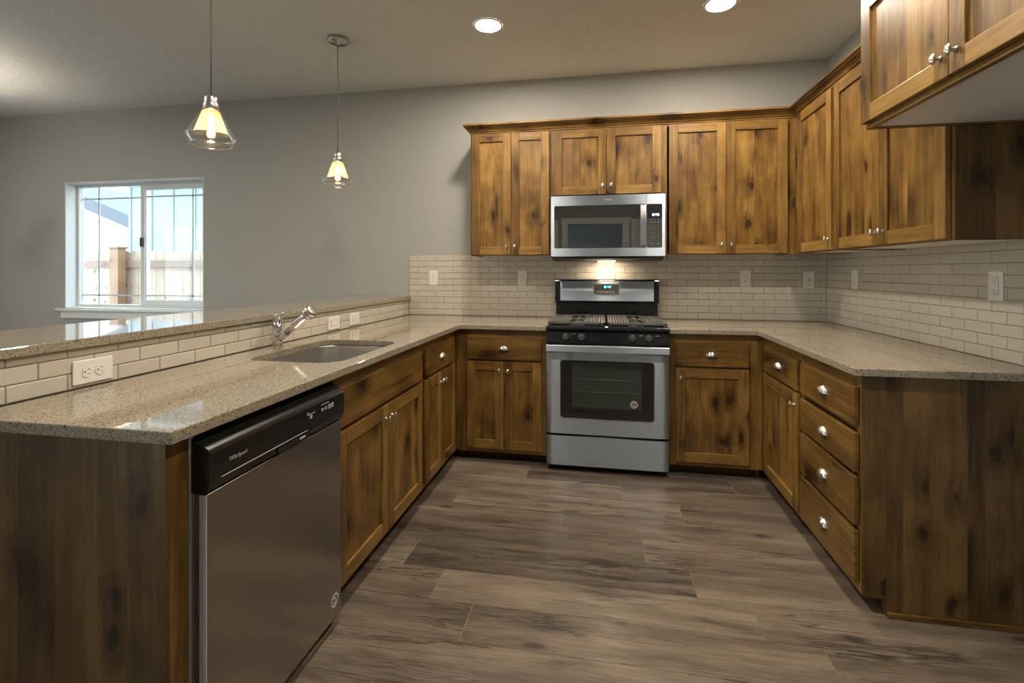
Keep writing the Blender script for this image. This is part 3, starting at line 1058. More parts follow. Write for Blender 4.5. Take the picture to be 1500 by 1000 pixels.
sp.tube([a + dr * s for s, r in ps], [r for s, r in ps], M['chrome'], 24)
sp.build('spout', t, FO)
hd = MB()
hs = [(0.0, .019), (.005, .0285), (.013, .0325), (.022, .0335), (.0235, .0310), (.0255, .0310), (.027, .0330), (.037, .0315), (.044, .0285), (.047, .024), (.048, .014)]
hp = b_ - dr * .002
hd.tube([hp + dr * s for s, r in hs], [r for s, r in hs], M['nickel'], 28)
hd.build('spray_head', t, FO)
MB().tube([a + dr * .0588, a + dr * .0632], [.0142, .0142], M['blackm'], 20).build('seal_ring', t, FO)

# ------------------------------------------------------------------ range
RO = (0, -0.36, 0)
t = thing('range', 'freestanding stainless gas range between the back base cabinets', 'stove', RO)
b = MB().box(-.378, .378, -.632, -.02, .040, .905, M['black'])
b.build('body', t, RO, bevel=0.004)
b = MB().box(-.365, .365, -.60, -.06, 0.0, .0395, M['blackm'])
b.build('toe_base', t, RO)
def bowed(x0, x1, yb, yf, e=.045, d=.012, n=10):
    """Plan outline of a steel front whose two ends roll gently back."""
    pts = [(x0, yb)]
    for i in range(n + 1):
        k = i / n
        pts.append((x0 + e * k, yf + d * (1 - k) ** 2.2))
    for i in range(n + 1):
        k = 1 - i / n
        pts.append((x1 - e * k, yf + d * (1 - k) ** 2.2))
    return pts + [(x1, yb)]


b = MB().prism(bowed(-.379, .379, -.6325, -.676), 'z', .040, .226, M['steelx'])
b.build('storage_drawer', t, RO, bevel=0.004, seg=3)
dm = MB()
for sx in (-1, 1):
    dm.prism([(sx * x, y) for x, y in bowed(.300, .379, -.6325, -.6752)][:1] + [(sx * .3345, -.675)] + [(sx * x, y) for x, y in bowed(.300, .379, -.6325, -.675)[12:]], 'z', .2405, .7515, M['steelx'])
sheet(dm, rrect(-.334, .334, .240, .752, .004, 2), [rrect(-.289, .289, .340, .708, .022, 6)], 'y', -.675, -.6325, M['steelx'])
dr_ = dm.build('oven_door', t, RO, bevel=0.007, seg=3)
g = MB()
sheet(g, rrect(-.2885, .2885, .3405, .7075, .0215, 6), [rrect(-.217, .217, .402, .694, .006, 3)], 'y', -.6735, -.668, M['blackglass'])
g.build('glass_border', dr_, RO)
g = MB()
sheet(g, rrect(-.2935, .2935, .3355, .7125, .026, 6), [rrect(-.2875, .2875, .3415, .7065, .0205, 6)], 'y', -.6775, -.6752, M['chrome'])
g.build('window_rim', dr_, RO)
MB().box(-.2168, .2168, -.6715, -.6690, .4022, .6938, M['ovenglass']).build('window_pane', dr_, RO)
MB().box(-.216, .216, -.6365, -.6335, .403, .693, M['liner']).build('oven_cavity', dr_, RO)
rk = MB()
for z in (.505, .585):
    rk.tube([(-.214, -.652, z), (.214, -.652, z)], .0020, M['rack'], 8)
    for i in range(9):
        x = -.2 + .05 * i
        rk.tube([(x, -.652, z), (x, -.640, z)], .0012, M['rack'], 6)
rk.build('oven_rack', dr_, RO)
b = MB()
b.box(-.379, .379, -.724, -.704, .762, .808, M['steelx'])
b.build('handle', dr_, RO, bevel=0.007, seg=3)
for xa in (-.372, .340):
    MB().box(xa, xa + .032, -.7045, -.660, .757, .795, M['blackm']).build('handle_bracket', dr_, RO)
MB().box(-.376, .376, -.6580, -.6325, .7525, .812, M['blackm']).build('vent_gap', t, RO)
st = MB().lathe([(.0235, -.6736), (.0235, -.6744), (.0, -.6745)], M['sticker'], (.168, 0, .443), 'y', 32)
st.lathe([(.0205, -.67455), (.0205, -.6748), (.0165, -.6748), (.0165, -.67455)], M['stickerw'], (.168, 0, .443), 'y', 32, False, False)
st.lathe([(.0235, -.67455), (.0235, -.6748), (.0222, -.6748), (.0222, -.67455)], M['stickerw'], (.168, 0, .443), 'y', 32, False, False)
FR = Matrix.Rotation(PI / 2, 4, 'X')     # lettering that faces -y


def swirl(mb, cx, cz, y, r, axis='y'):
    """A small emblem of three bold strokes."""
    for a0, a1, rr in ((0.5, 2.7, .62), (3.3, 5.9, .62), (-0.3, 1.5, .26)):
        pts = []
        for i in range(9):
            a = a0 + (a1 - a0) * i / 8
            pts.append((rr + .10, a))
        for i in range(9):
            a = a1 + (a0 - a1) * i / 8
            pts.append((rr - .16, a))
        q = [(p * r * math.cos(a), p * r * math.sin(a)) for p, a in pts]
        for i in range(8):
            j = 17 - i
            loop = [q[i], q[i + 1], q[j - 1], q[j]]
            if axis == 'y':
                mb.prism([(cx + u, cz + v) for u, v in loop], 'y', y, y - .0003, M['stickerw'])
            else:
                mb.prism([(cx + u, cz + v) for u, v in loop], 'x', y, y + .0003, M['stickerw'])


swirl(st, .168, .443, -.6745, .0155)
st.build('round_sticker', dr_, RO)['label'] = 'round black and white emblem sticker'
# control fascia: lip and slanted panel
c = MB()
c.prism([(-.633, .812), (-.668, .812), (-.672, .820), (-.660, .884), (-.652, .8895), (-.633, .8895)], 'x', -.379, .379, M['black'])
cf = c.build('control_fascia', t, RO, bevel=0.0015)
c = MB()
c.prism([(-.633, .890), (-.660, .890), (-.670, .896), (-.672, .908), (-.666, .918), (-.655, .921), (-.633, .921)], 'x', -.380, .380, M['black'])
c.build('front_lip', t, RO, bevel=0.002)
ka = math.atan2(.012, .064)
for x in (-.254, -.157, .159, .258):
    k = MB()
    k.lathe([(.0245, 0.0), (.0245, -.004), (.0225, -.006), (.0200, -.022), (.0185, -.024), (0.0, -.0242)], M['knobp'], axis='y', n=36)
    k.box(-.0045, .0045, -.032, -.020, -.0190, .0190, M['knobp'])
    k.box(-.0006, .0006, -.0325, -.0321, .006, .0185, M['mark'])
    o = k.build('burner_knob', cf, loc=(x, -.6665 + .36, .852), bevel=0.0012)
    o.rotation_euler = (-ka, 0, 0)
for x, d in ((-.254, 1), (-.157, -1), (.159, 1), (.258, 1)):
    mk = MB()
    for i in range(3):
        mk.box(x + d * (.040 + .0081 * i), x + d * (.048 + .0081 * i), -.6630, -.6650, .868 + .0005 * (i % 2), .871, M['mark'])
    mk.build('burner_marking', cf, RO)
# cooktop and grates
ck = MB().box(-.380, .380, -.655, -.045, .9055, .9215, M['black'])
top = ck.build('cooktop', t, RO, bevel=0.005, seg=3)
for x, y in ((-.19, -.22), (-.19, -.48), (.19, -.22), (.19, -.48)):
    bn = MB().lathe([(.048, .9216), (.046, .926), (.034, .927), (.034, .932), (.030, .934), (0, .9345)], M['burner'], (x, y, 0), n=28)
    bn.build('burner', top, RO)
for sx in (-1, 1):
    gm = MB()
    xa, xb, ya, yb, z0, z1 = sx * .190 - .182, sx * .190 + .182, -.636, -.082, .9305, .9445
    bw = .0065
    for x in (xa + bw, xb - bw):
        gm.box(x - bw, x + bw, ya, yb, z0, z1, M['iron'])
    for y in (ya + bw, (ya + yb) / 2, yb - bw):
        gm.box(xa, xb, y - bw, y + bw, z0, z1, M['iron'])
    for cy in (-.22, -.48):
        for a in range(4):
            dx, dy = ((1, 0), (-1, 0), (0, 1), (0, -1))[a]
            if dx:
                gm.box(sx * .19 + dx * .035, sx * .19 + dx * .18, cy - .005, cy + .005, z0 + .002, z1 + .001, M['iron'])
            else:
                gm.box(sx * .19 - .005, sx * .19 + .005, cy + dy * .035, cy + dy * .128, z0 + .002, z1 + .001, M['iron'])
        for dx in [q * (.056 + .0175 * i) for i in range(7) for q in (-1, 1)]:
            gm.box(sx * .19 + dx - .0062, sx * .19 + dx + .0062, cy - .125, cy + .125, z0 + .002, z1 + .001, M['iron'])
    for x in (xa + .012, xb - .012):
        for y in (ya + .012, yb - .012):
            gm.box(x - .008, x + .008, y - .008, y + .008, .9216, z0, M['iron'])
    gm.build('burner_grate', t, RO, bevel=0.002)
# backguard
b = MB().box(-.376, .376, -.055, -.012, .9217, 1.034, M['black'])
b.build('riser', t, RO, bevel=0.002)
bgm = MB()
bgm.prism([(-.012, 1.0345), (-.088, 1.0345), (-.092, 1.040), (-.078, 1.200), (-.070, 1.207), (-.012, 1.207)], 'x', -.381, .383, M['black'])
bg = bgm.build('backguard', t, RO, bevel=0.004)
SL = .014 / .160     # backward lean of the backguard face


def gy(z, out=0.0):
    return -.092 + (z - 1.040) * SL - out


def leanbox(mb, x0, x1, z0, z1, o0, o1, mat):
    """A slab lying on the leaning backguard face."""
    vs = [(x, gy(z, o), z) for o in (o0, o1) for z in (z0, z1) for x in (x0, x1)]
    return mb.add(vs, [(0, 1, 3, 2), (4, 6, 7, 5), (0, 4, 5, 1), (2, 3, 7, 6), (0, 2, 6, 4), (1, 5, 7, 3)], mat)


leanbox(MB(), -.341, .345, 1.048, 1.193, .0002, .0030, M['steelx']).build('steel_inset', bg, RO, bevel=0.001)
dp = leanbox(MB(), -.093, .098, 1.098, 1.179, .0032, .0060, M['nickel'])
dp_o = dp.build('display_bezel', bg, RO, bevel=0.004)
leanbox(MB(), -.089, .094, 1.103, 1.174, .0062, .0068, M['knobp']).build('keypad', dp_o, RO)
leanbox(MB(), -.030, .032, 1.135, 1.168, .0069, .0075, M['screen']).build('display', dp_o, RO)
SEG = {6: 'afgedc', 7: 'abc', 0: 'abcdef', 1: 'bc', 2: 'abged', 4: 'fgbc', 5: 'afgcd', 8: 'abcdefg', 9: 'abcfgd', 3: 'abgcd'}


def digits(mb, txt, x, z, h, put, mat, st=.16):
    """Seven-segment figures; put(x0,x1,z0,z1) lays one bar."""
    w = h * .55
    for ch in txt:
        if ch == ':':
            for k in (.3, .7):
                put(x, x + h * st, z + h * k - h * st / 2, z + h * k + h * st / 2)
            x += h * .32
            continue
        s = h * st
        bars = {'a': (x, x + w, z + h - s, z + h), 'd': (x, x + w, z, z + s), 'g': (x, x + w, z + h / 2 - s / 2, z + h / 2 + s / 2),
                'b': (x + w - s, x + w, z + h / 2, z + h), 'c': (x + w - s, x + w, z, z + h / 2), 'f': (x, x + s, z + h / 2, z + h), 'e': (x, x + s, z, z + h / 2)}
        for k in SEG[int(ch)]:
            put(*bars[k])
        x += w + h * .22


dg = MB()
digits(dg, '12:44', -.022, 1.143, .018, lambda a, b, c, d: leanbox(dg, a, b, c, d, .0076, .0079, M['digit']), M['digit'])
dg.build('clock_digits', dp_o, RO)
dk = MB()
for i in range(6):
    leanbox(dk, -.062 + .022 * i, -.052 + .022 * i, 1.112, 1.117, .0069, .0072, M['mark'])
for i in range(2):
    for j in range(3):
        leanbox(dk, -.078 + .016 * j, -.068 + .016 * j, 1.150 - .016 * i, 1.158 - .016 * i, .0069, .0072, M['blackm'])
        leanbox(dk, .046 + .014 * j, .055 + .014 * j, 1.150 - .016 * i, 1.158 - .016 * i, .0069, .0072, M['blackm'])
dk.build('key_markings', dp_o, RO)
lg = MB().text('Whirlpool', .0095, M['logo'], Matrix.Translation((.002, gy(1.074, .0031), 1.074)) @ FR)
lg.build('maker_lettering', bg, RO)

# ------------------------------------------------------------------ microwave
MO = (0.005, -0.21, 1.36)
t = thing('microwave', 'stainless over-the-range microwave under the short upper cabinet', 'microwave', MO)
b = MB().box(-.376, .3835, -.385, -.012, 1.362, 1.7885, M['blackm'])
b.build('body', t, MO, bevel=0.003)
f = MB()
sheet(f, rrect(-.377, .2645, 1.372, 1.787, .003, 2), [rrect(-.354, .2645 - .001, 1.427, 1.720, .010, 4)], 'y', -.412, -.3855, M['steelx'])
dd = f.build('door', t, MO, bevel=0.003)
g = MB()
sheet(g, rrect(-.3535, .2630, 1.4275, 1.7195, .0095, 4), [rrect(-.304, .177, 1.467, 1.634, .006, 3)], 'y', -.4105, -.405, M['mwglossy'])
g.build('glass_border', dd, MO)
MB().box(-.3038, .1768, -.4102, -.4080, 1.4672, 1.6338, M['mwglass']).build('window_pane', dd, MO)
MB().box(-.3038, .1768, -.3975, -.3945, 1.4672, 1.6338, M['mwliner']).build('window_screen', dd, MO)
h = MB()
hl = []
for k in range(13):
    z = 1.440 + .272 * k / 12
    bow = .010 * math.sin(PI * k / 12)
    hl.append([(.224, -.436 - bow, z), (.264, -.436 - bow, z), (.264, -.426 - bow, z), (.224, -.426 - bow, z)])
h.loft(hl, M['steelz'], True, True, smooth=False)
h.box(.232, .256, -.428, -.4112, 1.446, 1.466, M['steelz']).box(.232, .256, -.428, -.4112, 1.686, 1.706, M['steelz'])
h.build('door_handle', dd, MO, bevel=0.003)
f = MB()
sheet(f, rrect(.2660, .3865, 1.372, 1.787, .003, 2), [rrect(.2662, .367, 1.427, 1.720, .010, 4)], 'y', -.412, -.3855, M['steelx'])
cp = f.build('control_panel', t, MO, bevel=0.002)
MB().box(.2668, .3665, -.4105, -.405, 1.4275, 1.7195, M['mwglossy']).build('touch_glass', cp, MO)
MB().box(.284, .350, -.4112, -.4106, 1.632, 1.665, M['screen']).build('display', cp, MO)
dg = MB()
digits(dg, '12:46', .296, 1.640, .016, lambda a, b, c, d: dg.box(a, b, -.4116, -.4113, c, d, M['digitw']), M['digitw'])
dg.build('clock_digits', cp, MO)
for i in range(8):
    for j in range(3):
        z = 1.612 - .016 * i - (.010 if i > 4 else 0)
        x = .291 + .023 * j
        MB().box(x, x + (.010 if i < 2 or i > 5 else .005), -.4112, -.4106, z, z + .0045, M['markdim']).build('key_marking', cp, MO)
for j in range(2):
    MB().box(.292 + .040 * j, .306 + .040 * j, -.4112, -.4106, 1.452, 1.458, M['markdim']).build('key_marking', cp, MO)
lg = MB().text('Whirlpool', .0125, M['stickerw'], Matrix.Translation((.010, -.4124, 1.756)) @ FR)
lg.build('maker_lettering', dd, MO)
v = MB().prism([(-.404, 1.371), (-.385, 1.3615), (-.02, 1.3615), (-.02, 1.345), (-.30, 1.345), (-.392, 1.356)], 'x', -.372, .380, M['blackm'])
vo = v.build('vent_base', t, MO)
hl_ = MB().box(-.055, .065, -.150, -.105, 1.3435, 1.3448, M['hoodlens'])
hl_.build('cooktop_lamp', vo, MO)['label'] = 'lit lamp under the microwave'

# ------------------------------------------------------------------ dishwasher
DO = (-1.2, -2.4175, 0)
t = thing('dishwasher', 'stainless dishwasher with a black control strip near the peninsula end', 'dishwasher', DO)
b = MB().box(-1.55, -1.010, -2.712, -2.123, .09, .868, M['greyp'])
b.build('tub', t, DO)
b = MB().box(-1.0098, -1.0, -2.7245, -2.712, .05, .8765, M['greyp']).box(-1.0098, -1.0, -2.712, -2.123, .8685, .8765, M['blackm'])
b.build('tub_flange', t, DO)
b = MB().box(-1.0095, -.957, -2.716, -2.120, .040, .7330, M['steely'])
dw = b.build('door', t, DO, bevel=0.004, seg=3)
MB().box(-.977, -.9578, -2.7185, -2.7163, .042, .731, M['greyp']).build('edge_trim', dw, DO)
prof = [(-1.0095, .7335), (-.962, .7335), (-.953, .742), (-.947, .760), (-.945, .800), (-.947, .832), (-.952, .842), (-.962, .848), (-.985, .856), (-.996, .866), (-1.0095, .868)]
b = MB().prism(prof, 'y', -2.7185, -2.1185, M['dwblack'])
cs = b.build('control_strip', t, DO, bevel=0.0025)
b = MB().box(-.9475, -.9455, -2.684, -2.335, .7635, .7650, M['mark'])
b.build('trim_line', cs, DO)
b = MB()
q = [(y, z) for y, z in rrect(-2.475, -2.325, .740, .757, .008, 4)]
b.prism(q, 'x', -.955, -.9462, M['blackm'])
b.build('latch_pocket', cs, DO)
b = MB().box(-.9478, -.9452, -2.375, -2.348, .7475, .7535, M['mark'])
b.build('latch_mark', cs, DO, bevel=0.001)
SIDE = Matrix(((0, 0, 1), (1, 0, 0), (0, 1, 0))).to_4x4()     # lettering that faces +x
lg = MB().text('Whirlpool', .0145, M['mark'], Matrix.Translation((-.9452, -2.630, .798)) @ SIDE)
lg.build('maker_lettering', cs, DO)
yy, zz = -2.318, .812
MB().box(-.9453, -.9448, yy - .022, yy + .022, zz - .001, zz + .001, M['mark']).build('control_marking', cs, DO)
MB().box(-.9453, -.9448, yy - .020, yy - .012, zz + .004, zz + .007, M['mark']).build('control_marking', cs, DO)
for i in range(2):
    MB().box(-.9453, -.9448, yy - .008, yy + .006, zz - .008 - .006 * i, zz - .005 - .006 * i, M['mark']).build('control_marking', cs, DO)
for i in range(4):
    MB().box(-.9453, -.9448, -2.262 + .012 * i, -2.254 + .012 * i, .822, .825, M['mark']).build('control_marking', cs, DO)
for i in range(4):
    for j in range(2):
        MB().box(-.9453, -.9448, -2.262 + .020 * i, -2.249 + .020 * i, .809 - .006 * j, .812 - .006 * j, M['mark']).build('control_marking', cs, DO)
for i in range(2):
    yq = -2.222 + .018 * i
    mk = MB()
    for a, b2, c, d in ((0, .014, .814, .8155), (0, .014, .800, .8015), (0, .0015, .800, .8155), (.0125, .014, .800, .8155)):
        mk.box(-.9453, -.9448, yq + a, yq + b2, c, d, M['mark'])
    mk.build('control_marking', cs, DO)
st = MB().lathe([(.0235, -.9568), (.0235, -.9562), (0, -.9561)], M['sticker'], (0, -2.163, .105), 'x', 32)
for r0, r1 in ((.0205, .0165), (.0235, .0224)):
    st.lathe([(r0, -.9561), (r0, -.9557), (r1, -.9557), (r1, -.9561)], M['stickerw'], (0, -2.163, .105), 'x', 32, False, False)
swirl(st, -2.163, .105, -.9561, .0155, 'x')
st.build('round_sticker', dw, DO)['label'] = 'round black and white emblem sticker'
b = MB().box(-1.035, -1.022, -2.712, -2.123, .001, .0895, M['blackm'])
b.build('toe_panel', t, DO)


# ------------------------------------------------------------------ outlets and plates
def plate(name, label, cat, loc, rotz, roty=0.0, kind='duplex', group=None):
    t = thing(name, label, cat, loc, rotz, group, roty)
    p = MB().box(-.0365, .0365, -.0058, -.0003, -.0595, .0595, M['plate'])
    p.build('cover_plate', t, bevel=0.003, seg=3)
    if kind == 'duplex':
        for z in (-.0195, .0195):
            r = MB().prism(rrect(-.0165, .0165, z - .0143, z + .0143, .0115, 5), 'y', -.0078, -.0059, M['plate'])
            ro = r.build('receptacle', t, bevel=0.0008)
            s = MB().box(-.0078, -.0058, -.00795, -.00782, z + .000, z + .0085, M['slot']).box(.0058, .0074, -.00795, -.00782, z + .001, z + .0075, M['slot'])
            s.lathe([(.0026, -.00782), (.0026, -.00795)], M['slot'], (0, 0, z - .0075), 'y', 10)
            s.build('socket_slots', ro)
        MB().lathe([(.003, -.0059), (.0028, -.0068), (0, -.0069)], M['plate'], (0, 0, 0), 'y', 12).build('screw', t)
    elif kind == 'decora':
        r = MB().box(-.0165, .0165, -.0078, -.0059, -.0335, .0335, M['plate'])
        ro = r.build('receptacle', t, bevel=0.0008)
        s = MB()
        for z in (-.021, .021):
            s.box(-.0078, -.0058, -.00795, -.00782, z - .002, z + .0065, M['slot']).box(.0058, .0074, -.00795, -.00782, z - .001, z + .0055, M['slot'])
            s.lathe([(.0026, -.00782), (.0026, -.00795)], M['slot'], (0, 0, z - .008), 'y', 10)
        s.build('socket_slots', ro)
        s = MB()
        for a, b, c, d in ((-.0185, .0185, .0345, .0355), (-.0185, .0185, -.0355, -.0345), (-.0185, -.0175, -.0355, .0355), (.0175, .0185, -.0355, .0355)):
            s.box(a, b, -.0061, -.0059, c, d, M['slot'])
        s.build('seam', t)
        MB().box(-.005, .005, -.0085, -.0079, -.004, .004, M['plate']).build('reset_button', ro)
    elif kind == 'jack':
        MB().lathe([(.0048, -.0059), (.0048, -.0085), (.0030, -.0086), (.0030, -.0062)], M['slot'], (0, 0, -.002), 'y', 14).build('jack', t)
        for z in (.042, -.042):
            MB().lathe([(.0028, -.0059), (.0026, -.0066), (0, -.0067)], M['slot' if z < 0 else 'plate'], (0, 0, z), 'y', 10).build('screw', t)
    elif kind == 'rocker':
        r = MB().prism([(-.0062, -.033), (-.0100, -.033), (-.0072, 0), (-.0062, .033), (-.0059, .033), (-.0059, -.033)], 'x', -.0162, .0162, M['plate'])
        r.build('rocker', t)
        s = MB()
        for a, b, c, d in ((-.0185, .0185, .0345, .0355), (-.0185, .0185, -.0355, -.0345), (-.0185, -.0175, -.0355, .0355), (.0175, .0185, -.0355, .0355)):
            s.box(a, b, -.0061, -.0059, c, d, M['slot'])
        s.build('seam', t)
    return t


YB = -.0076
plate('outlet', 'white double outlet on the back tile at its left end, clear of the cabinets', 'outlet', (-1.378, YB, 1.217), 0)
plate('outlet', 'white double outlet on the back tile just left of the range', 'outlet', (-.648, YB, 1.216), 0)
plate('outlet', 'white double outlet on the back tile right of the range', 'outlet', (.996, YB, 1.216), 0)
plate('cable_jack_plate', 'white plate with a single round jack on the back tile near the right corner', 'wall plate', (1.418, YB, 1.210), 0, 0, 'jack')
plate('outlet', 'white plate on the right wall tile close to the corner', 'outlet', (WALL_R + YB, -.395, 1.217), -R90, 0, 'duplex')
plate('outlet', 'white square-faced outlet on the right wall tile, nearest the viewer', 'outlet', (WALL_R + YB, -1.490, 1.211), -R90, 0, 'decora')
XB = XT - .008 + .0076
plate('outlet', 'white outlet lying sideways on the half-wall tile near the peninsula end', 'outlet', (XB, -2.482, .962), R90, R90, 'duplex')
plate('light_switch', 'white rocker switch lying sideways just beyond the faucet', 'switch', (XB, -1.128, .965), R90, R90, 'rocker')
plate('outlet', 'white outlet lying sideways on the half-wall tile beyond the rocker switch', 'outlet', (XB, -.890, .967), R90, R90, 'decora')


# ------------------------------------------------------------------ lamps
def pendant(label, x, y):
    t = thing('pendant_lamp', label, 'lamp', (x, y, CH), 0, 'pendant lamps over the bar')
    o = (x, y, CH)
    c = (x, y, 0)
    MB().lathe([(.061, CH - .0003), (.062, CH - .006), (.062, CH - .020), (.058, CH - .026), (.012, CH - .028), (.009, CH - .040), (.004, CH - .041)], M['nickel'], c, n=36).build('canopy', t, o)
    MB().tube([(x, y, CH - .041), (x, y, 2.035)], .0026, M['cord'], 8).build('cord', t, o)
    MB().lathe([(.005, 2.036), (.024, 2.034), (.026, 2.030), (.026, 2.008), (.0255, 2.006), (.030, 2.004), (.031, 2.000), (.031, 1.980), (.028, 1.976)], M['nickel'], c, n=32).build('socket_cap', t, o)
    pr = [(.032, 1.977), (.036, 1.972), (.094, 1.868), (.0975, 1.860), (.096, 1.853), (.083, 1.826), (.0815, 1.824)]
    MB().lathe(pr + [(r - .0022, z + .0004) for r, z in pr[::-1]], M['clear'], c, n=48, cap0=False, cap1=False).build('glass_shade', t, o)
    rim = MB()
    for r0, z0 in ((.0822, 1.8245), (.0972, 1.860)):
        rim.lathe([(r0 + .0016 * math.cos(q * PI / 4), z0 + .0016 * math.sin(q * PI / 4)) for q in range(9)], M['glassrim'], c, n=48, cap0=False, cap1=False)
    rim.build('shade_rim', t, o)
    pr = [(.030, 1.974), (.034, 1.970), (.066, 1.873), (.066, 1.871)]
    MB().lathe(pr, M['seedy'], c, n=40, cap0=False, cap1=False).build('inner_shade', t, o)['label'] = 'amber bubbled glass inner shade'
    bl = MB().lathe([(.0, 1.846), (.012, 1.848), (.021, 1.858), (.024, 1.872), (.021, 1.895), (.014, 1.925), (.012, 1.945), (.012, 1.972)], M['bulbglass'], c, n=24, cap0=False)
    bo = bl.build('bulb', t, o)
    fl_ = MB()
    for k in range(6):
        a = 2 * PI * k / 6
        fl_.tube([(x + .005 * math.cos(a), y + .005 * math.sin(a), 1.935), (x + .013 * math.cos(a), y + .013 * math.sin(a), 1.868),
                  (x + .013 * math.cos(a + .5), y + .013 * math.sin(a + .5), 1.866), (x + .006 * math.cos(a + .5), y + .006 * math.sin(a + .5), 1.933)], .0022, M['bulb'], 6)
    fl_.build('filament', bo, o)
    return t


pendant('glass pendant lamp hanging over the far end of the bar, its ceiling canopy in view', -1.713, -.873)
pendant('glass pendant lamp hanging nearer over the bar, its cord running out at the top', -1.713, -1.890)


def can(label, x, y):
    t = thing('recessed_light', label, 'light', (x, y, CH), 0, 'recessed ceiling lights')
    o = (x, y, CH)
    c = (x, y, 0)
    MB().lathe([(.089, CH - .0002), (.088, CH - .004), (.080, CH - .0065), (.0755, CH - .0055), (.0755, CH - .0015)], M['white'], c, n=40, cap0=False, cap1=False).build('trim_ring', t, o)
    MB().lathe([(.0750, CH - .0040), (.0740, CH - .0048), (0, CH - .0052)], M['lens'], c, n=36, cap0=True, cap1=False).build('lens', t, o)
    return t


can('round recessed light in the ceiling above the cabinets left of the range', -.714, -.868)
can('round recessed ceiling light nearest the right wall, cut by the top of the picture', .630, -.868)
can('round recessed light over the near end of the peninsula aisle', -.714, -2.40)
can('round recessed light before the deep cabinet', .630, -2.40)
can('added recessed light in the unseen living area, dining wall side', -4.9, -2.9)  # both living-area lights are added out of view to raise ambient light
can('added recessed light in the unseen living area behind the peninsula', -3.1, -2.9)

# unseen dining lamp inferred from the ceiling glow, cups added to throw light up
CX, CY = -4.95, -1.40
t = thing('dining_lamp', 'hanging dining lamp with upturned bulbs beyond the bar', 'lamp', (CX, CY, CH))
o = (CX, CY, CH)
MB().lathe([(.065, CH - .0003), (.065, CH - .02), (.01, CH - .026)], M['nickel'], (CX, CY, 0)).build('canopy', t, o)
MB().tube([(CX, CY, CH - .026), (CX, CY, 2.02)], .007, M['nickel'], 10).build('stem', t, o)
for k in range(5):
    a = 2 * PI * k / 5
    p = lambda r, z: (CX + r * math.cos(a), CY + r * math.sin(a), z)
    ao = MB().tube([p(.0, 2.03), p(.10, 1.98), p(.2, 1.99), p(.24, 2.04), p(.24, 2.08)], .006, M['nickel'], 8).build('arm', t, o)
    q = p(.24, 0)
    MB().lathe([(.012, 2.079), (.05, 2.09), (.085, 2.125), (.10, 2.185), (.098, 2.185), (.082, 2.128), (.048, 2.093), (.012, 2.0805)], M['plate_metal'], q, n=24, cap0=False, cap1=False).build('cup_shade', ao, o)
    MB().lathe([(.012, 2.081), (.024, 2.10), (.028, 2.12), (.018, 2.145), (0, 2.155)], M['chandbulb'], q, n=16).build('bulb', ao, o)

# ------------------------------------------------------------------ outside the window
gr = MB().box(-40, 8, 0.3, 40, -0.36, -0.28, M['ground'])
structure(gr.build('ground_outside'))
FY = 1.80
t = thing('fence', 'pale cedar picket fence with a rail and post, outside the window', 'fence', (-6.4, FY, -.28))
fo_ = (-6.4, FY, -.28)
x = -10.6
while x < -2.6:
    h = 1.545 + rnd.uniform(-.008, .008)
    p = MB().prism([(x + .002, -.279), (x + .137, -.279), (x + .137, h - .035), (x + .100, h), (x + .039, h), (x + .002, h - .035)], 'y', FY + .002, FY + .018, M['cedar'])
    p.build('picket', t, fo_)
    x += .1395
for za, zb in ((1.318, 1.410), (.10, .19)):
    MB().box(-10.6, -2.6, FY - .038, FY + .0015, za, zb, M['cedarrail']).build('rail', t, fo_, bevel=0.003)
for px in (-8.94, -6.50, -4.06):
    MB().box(px - .07, px + .07, FY - .150, FY - .0385, -.279, 1.575, M['cedarpost']).build('post', t, fo_, bevel=0.004)
    MB().box(px - .09, px + .09, FY - .17, FY - .02, 1.5755, 1.60, M['cedarpost']).build('post_cap', t, fo_, bevel=0.004)

# neighbour with board-and-batten siding
HO = (-5.5, 3.2, -.28)
t = thing('neighbour_house', 'pale blue house with board-and-batten siding behind the fence', 'house', HO)
w = MB().box(-8.05, -1.5, 3.2, 9.0, -.279, 3.4, M['siding'])
w.build('siding_wall', t, HO)
bt = MB()
x = -8.04
while x < -1.6:
    bt.box(x, x + .045, 3.178, 3.1995, -.279, 2.70, M['siding'])
    x += .425
bt.box(-8.05, -1.5, 3.172, 3.1995, 2.70, 2.86, M['siding'])
bt.build('batten', t, HO)
rf = MB().prism([(2.62, 2.93), (9.4, 6.0), (9.4, 6.14), (2.60, 3.06)], 'x', -8.15, -1.0, M['shingle'])
rf.build('roof', t, HO)
rf = MB().box(-8.75, -1.0, 2.585, 2.618, 2.90, 3.07, M['fascia']).prism([(2.62, 2.90), (3.19, 2.90), (3.19, 2.88), (2.62, 2.88)], 'x', -8.75, -1.0, M['fascia'])
rf.box(-8.75, -8.152, 2.619, 3.19, 2.90, 3.05, M['siding2']).prism([(2.62, 2.80), (9.4, 5.86), (9.4, 6.0), (2.62, 2.928)], 'x', -8.19, -8.151, M['siding2'])
rf.build('eave', t, HO)

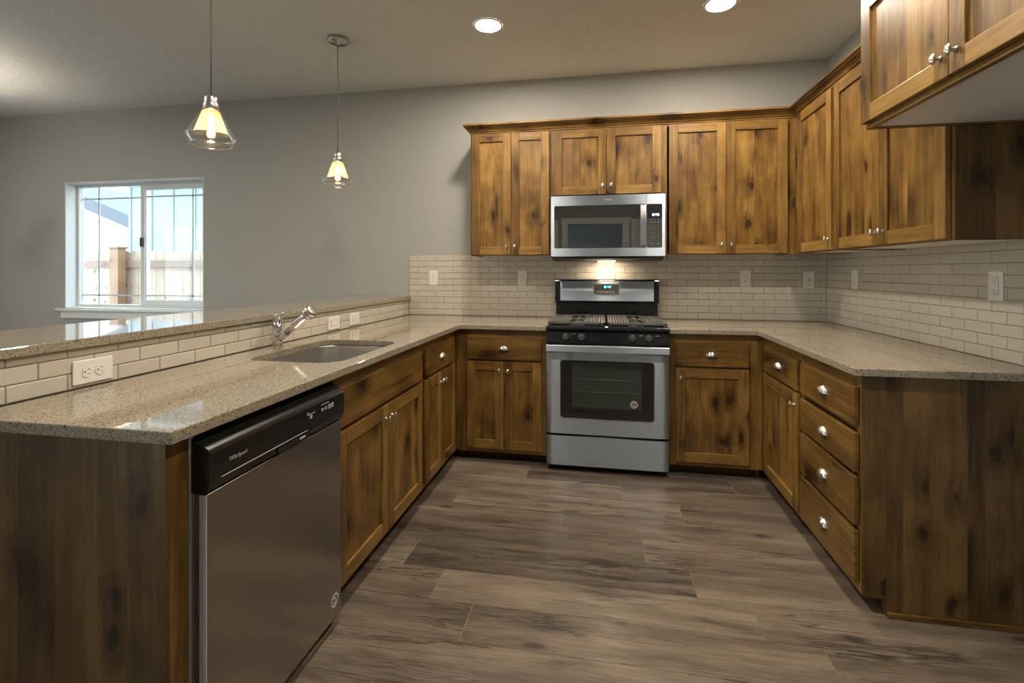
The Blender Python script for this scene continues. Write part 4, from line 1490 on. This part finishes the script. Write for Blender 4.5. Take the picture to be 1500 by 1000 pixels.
# farther white house with a grey roof
GO = (-22.5, 14, -.28)
t = thing('neighbour_house', 'white house with a grey shingled roof far behind the fence', 'house', GO)
w = MB().prism([(-32, -.279), (-17, -.279), (-17, 1.9), (-24.5, 4.75), (-32, 1.9)], 'y', 14, 22, M['siding2'])
w.build('gable_wall', t, GO)
rf = MB()
for sgn in (1, -1):
    a, b = (-24.5, 4.80), (-24.5 + sgn * 8.3, 4.80 - 8.3 * .38)
    rf.prism([a, b, (b[0], b[1] + .55), (a[0], a[1] + .55)], 'y', 13.5, 22.4, M['shingle'])
    rf.prism([(a[0], a[1] - .18), (b[0], b[1] - .18), b, a], 'y', 13.5, 13.56, M['siding2'])
rf.build('roof', t, GO)

# ------------------------------------------------------------------ labels of the setting
for n_, l_, c_ in (
        ('floor', 'grey-brown wood-look plank floor running across the kitchen', 'floor'),
        ('floor_slab', 'bed beneath the plank floor', 'floor'),
        ('ceiling', 'pale grey textured ceiling over the whole room', 'ceiling'),
        ('wall_back', 'warm grey painted back wall holding the window and tiled behind the range', 'wall'),
        ('wall_right', 'grey right wall, tiled above the worktop', 'wall'),
        ('wall_left', 'grey wall of the dining area with the added patio door', 'wall'),
        ('wall_front', 'grey wall behind the viewer with a cased opening', 'wall'),
        ('wall_hall', 'hall walls behind the viewer, whitened to brighten reflections', 'wall'),
        ('wall_peninsula', 'low half wall behind the sink, tiled below the bar top', 'wall'),
        ('trim_1', 'white casing round the hall opening behind the viewer', 'trim'),
        ('trim_2', 'white window sill projecting under the back window', 'trim'),
        ('trim_3', 'white apron board under the sill of the back window', 'trim'),
        ('trim_4', 'white jamb boards lining the back window opening', 'trim'),
        ('baseboard_back', 'white baseboard along the dining part of the back wall', 'trim'),
        ('window_1', 'white two-pane sliding window with thin grilles in the back wall', 'window'),
        ('added_window_2', 'unseen patio door added to the dining wall for daylight', 'window'),
        ('added_window_3', 'unseen patio door added behind the viewer for daylight', 'window'),
        ('added_window_4', 'unseen hall window added behind the viewer for brighter reflections', 'window'),
        ('reflector_door_1', 'white panelled door added behind the viewer to brighten reflections, dining side of the hall opening', 'door'),
        ('reflector_door_2', 'white panelled door added behind the viewer to brighten reflections, refrigerator side of the hall opening', 'door'),
        ('ground_outside', 'bare soil outside between the window and the fence', 'ground')):
    bpy.data.objects[n_]['label'] = l_
    bpy.data.objects[n_]['category'] = c_
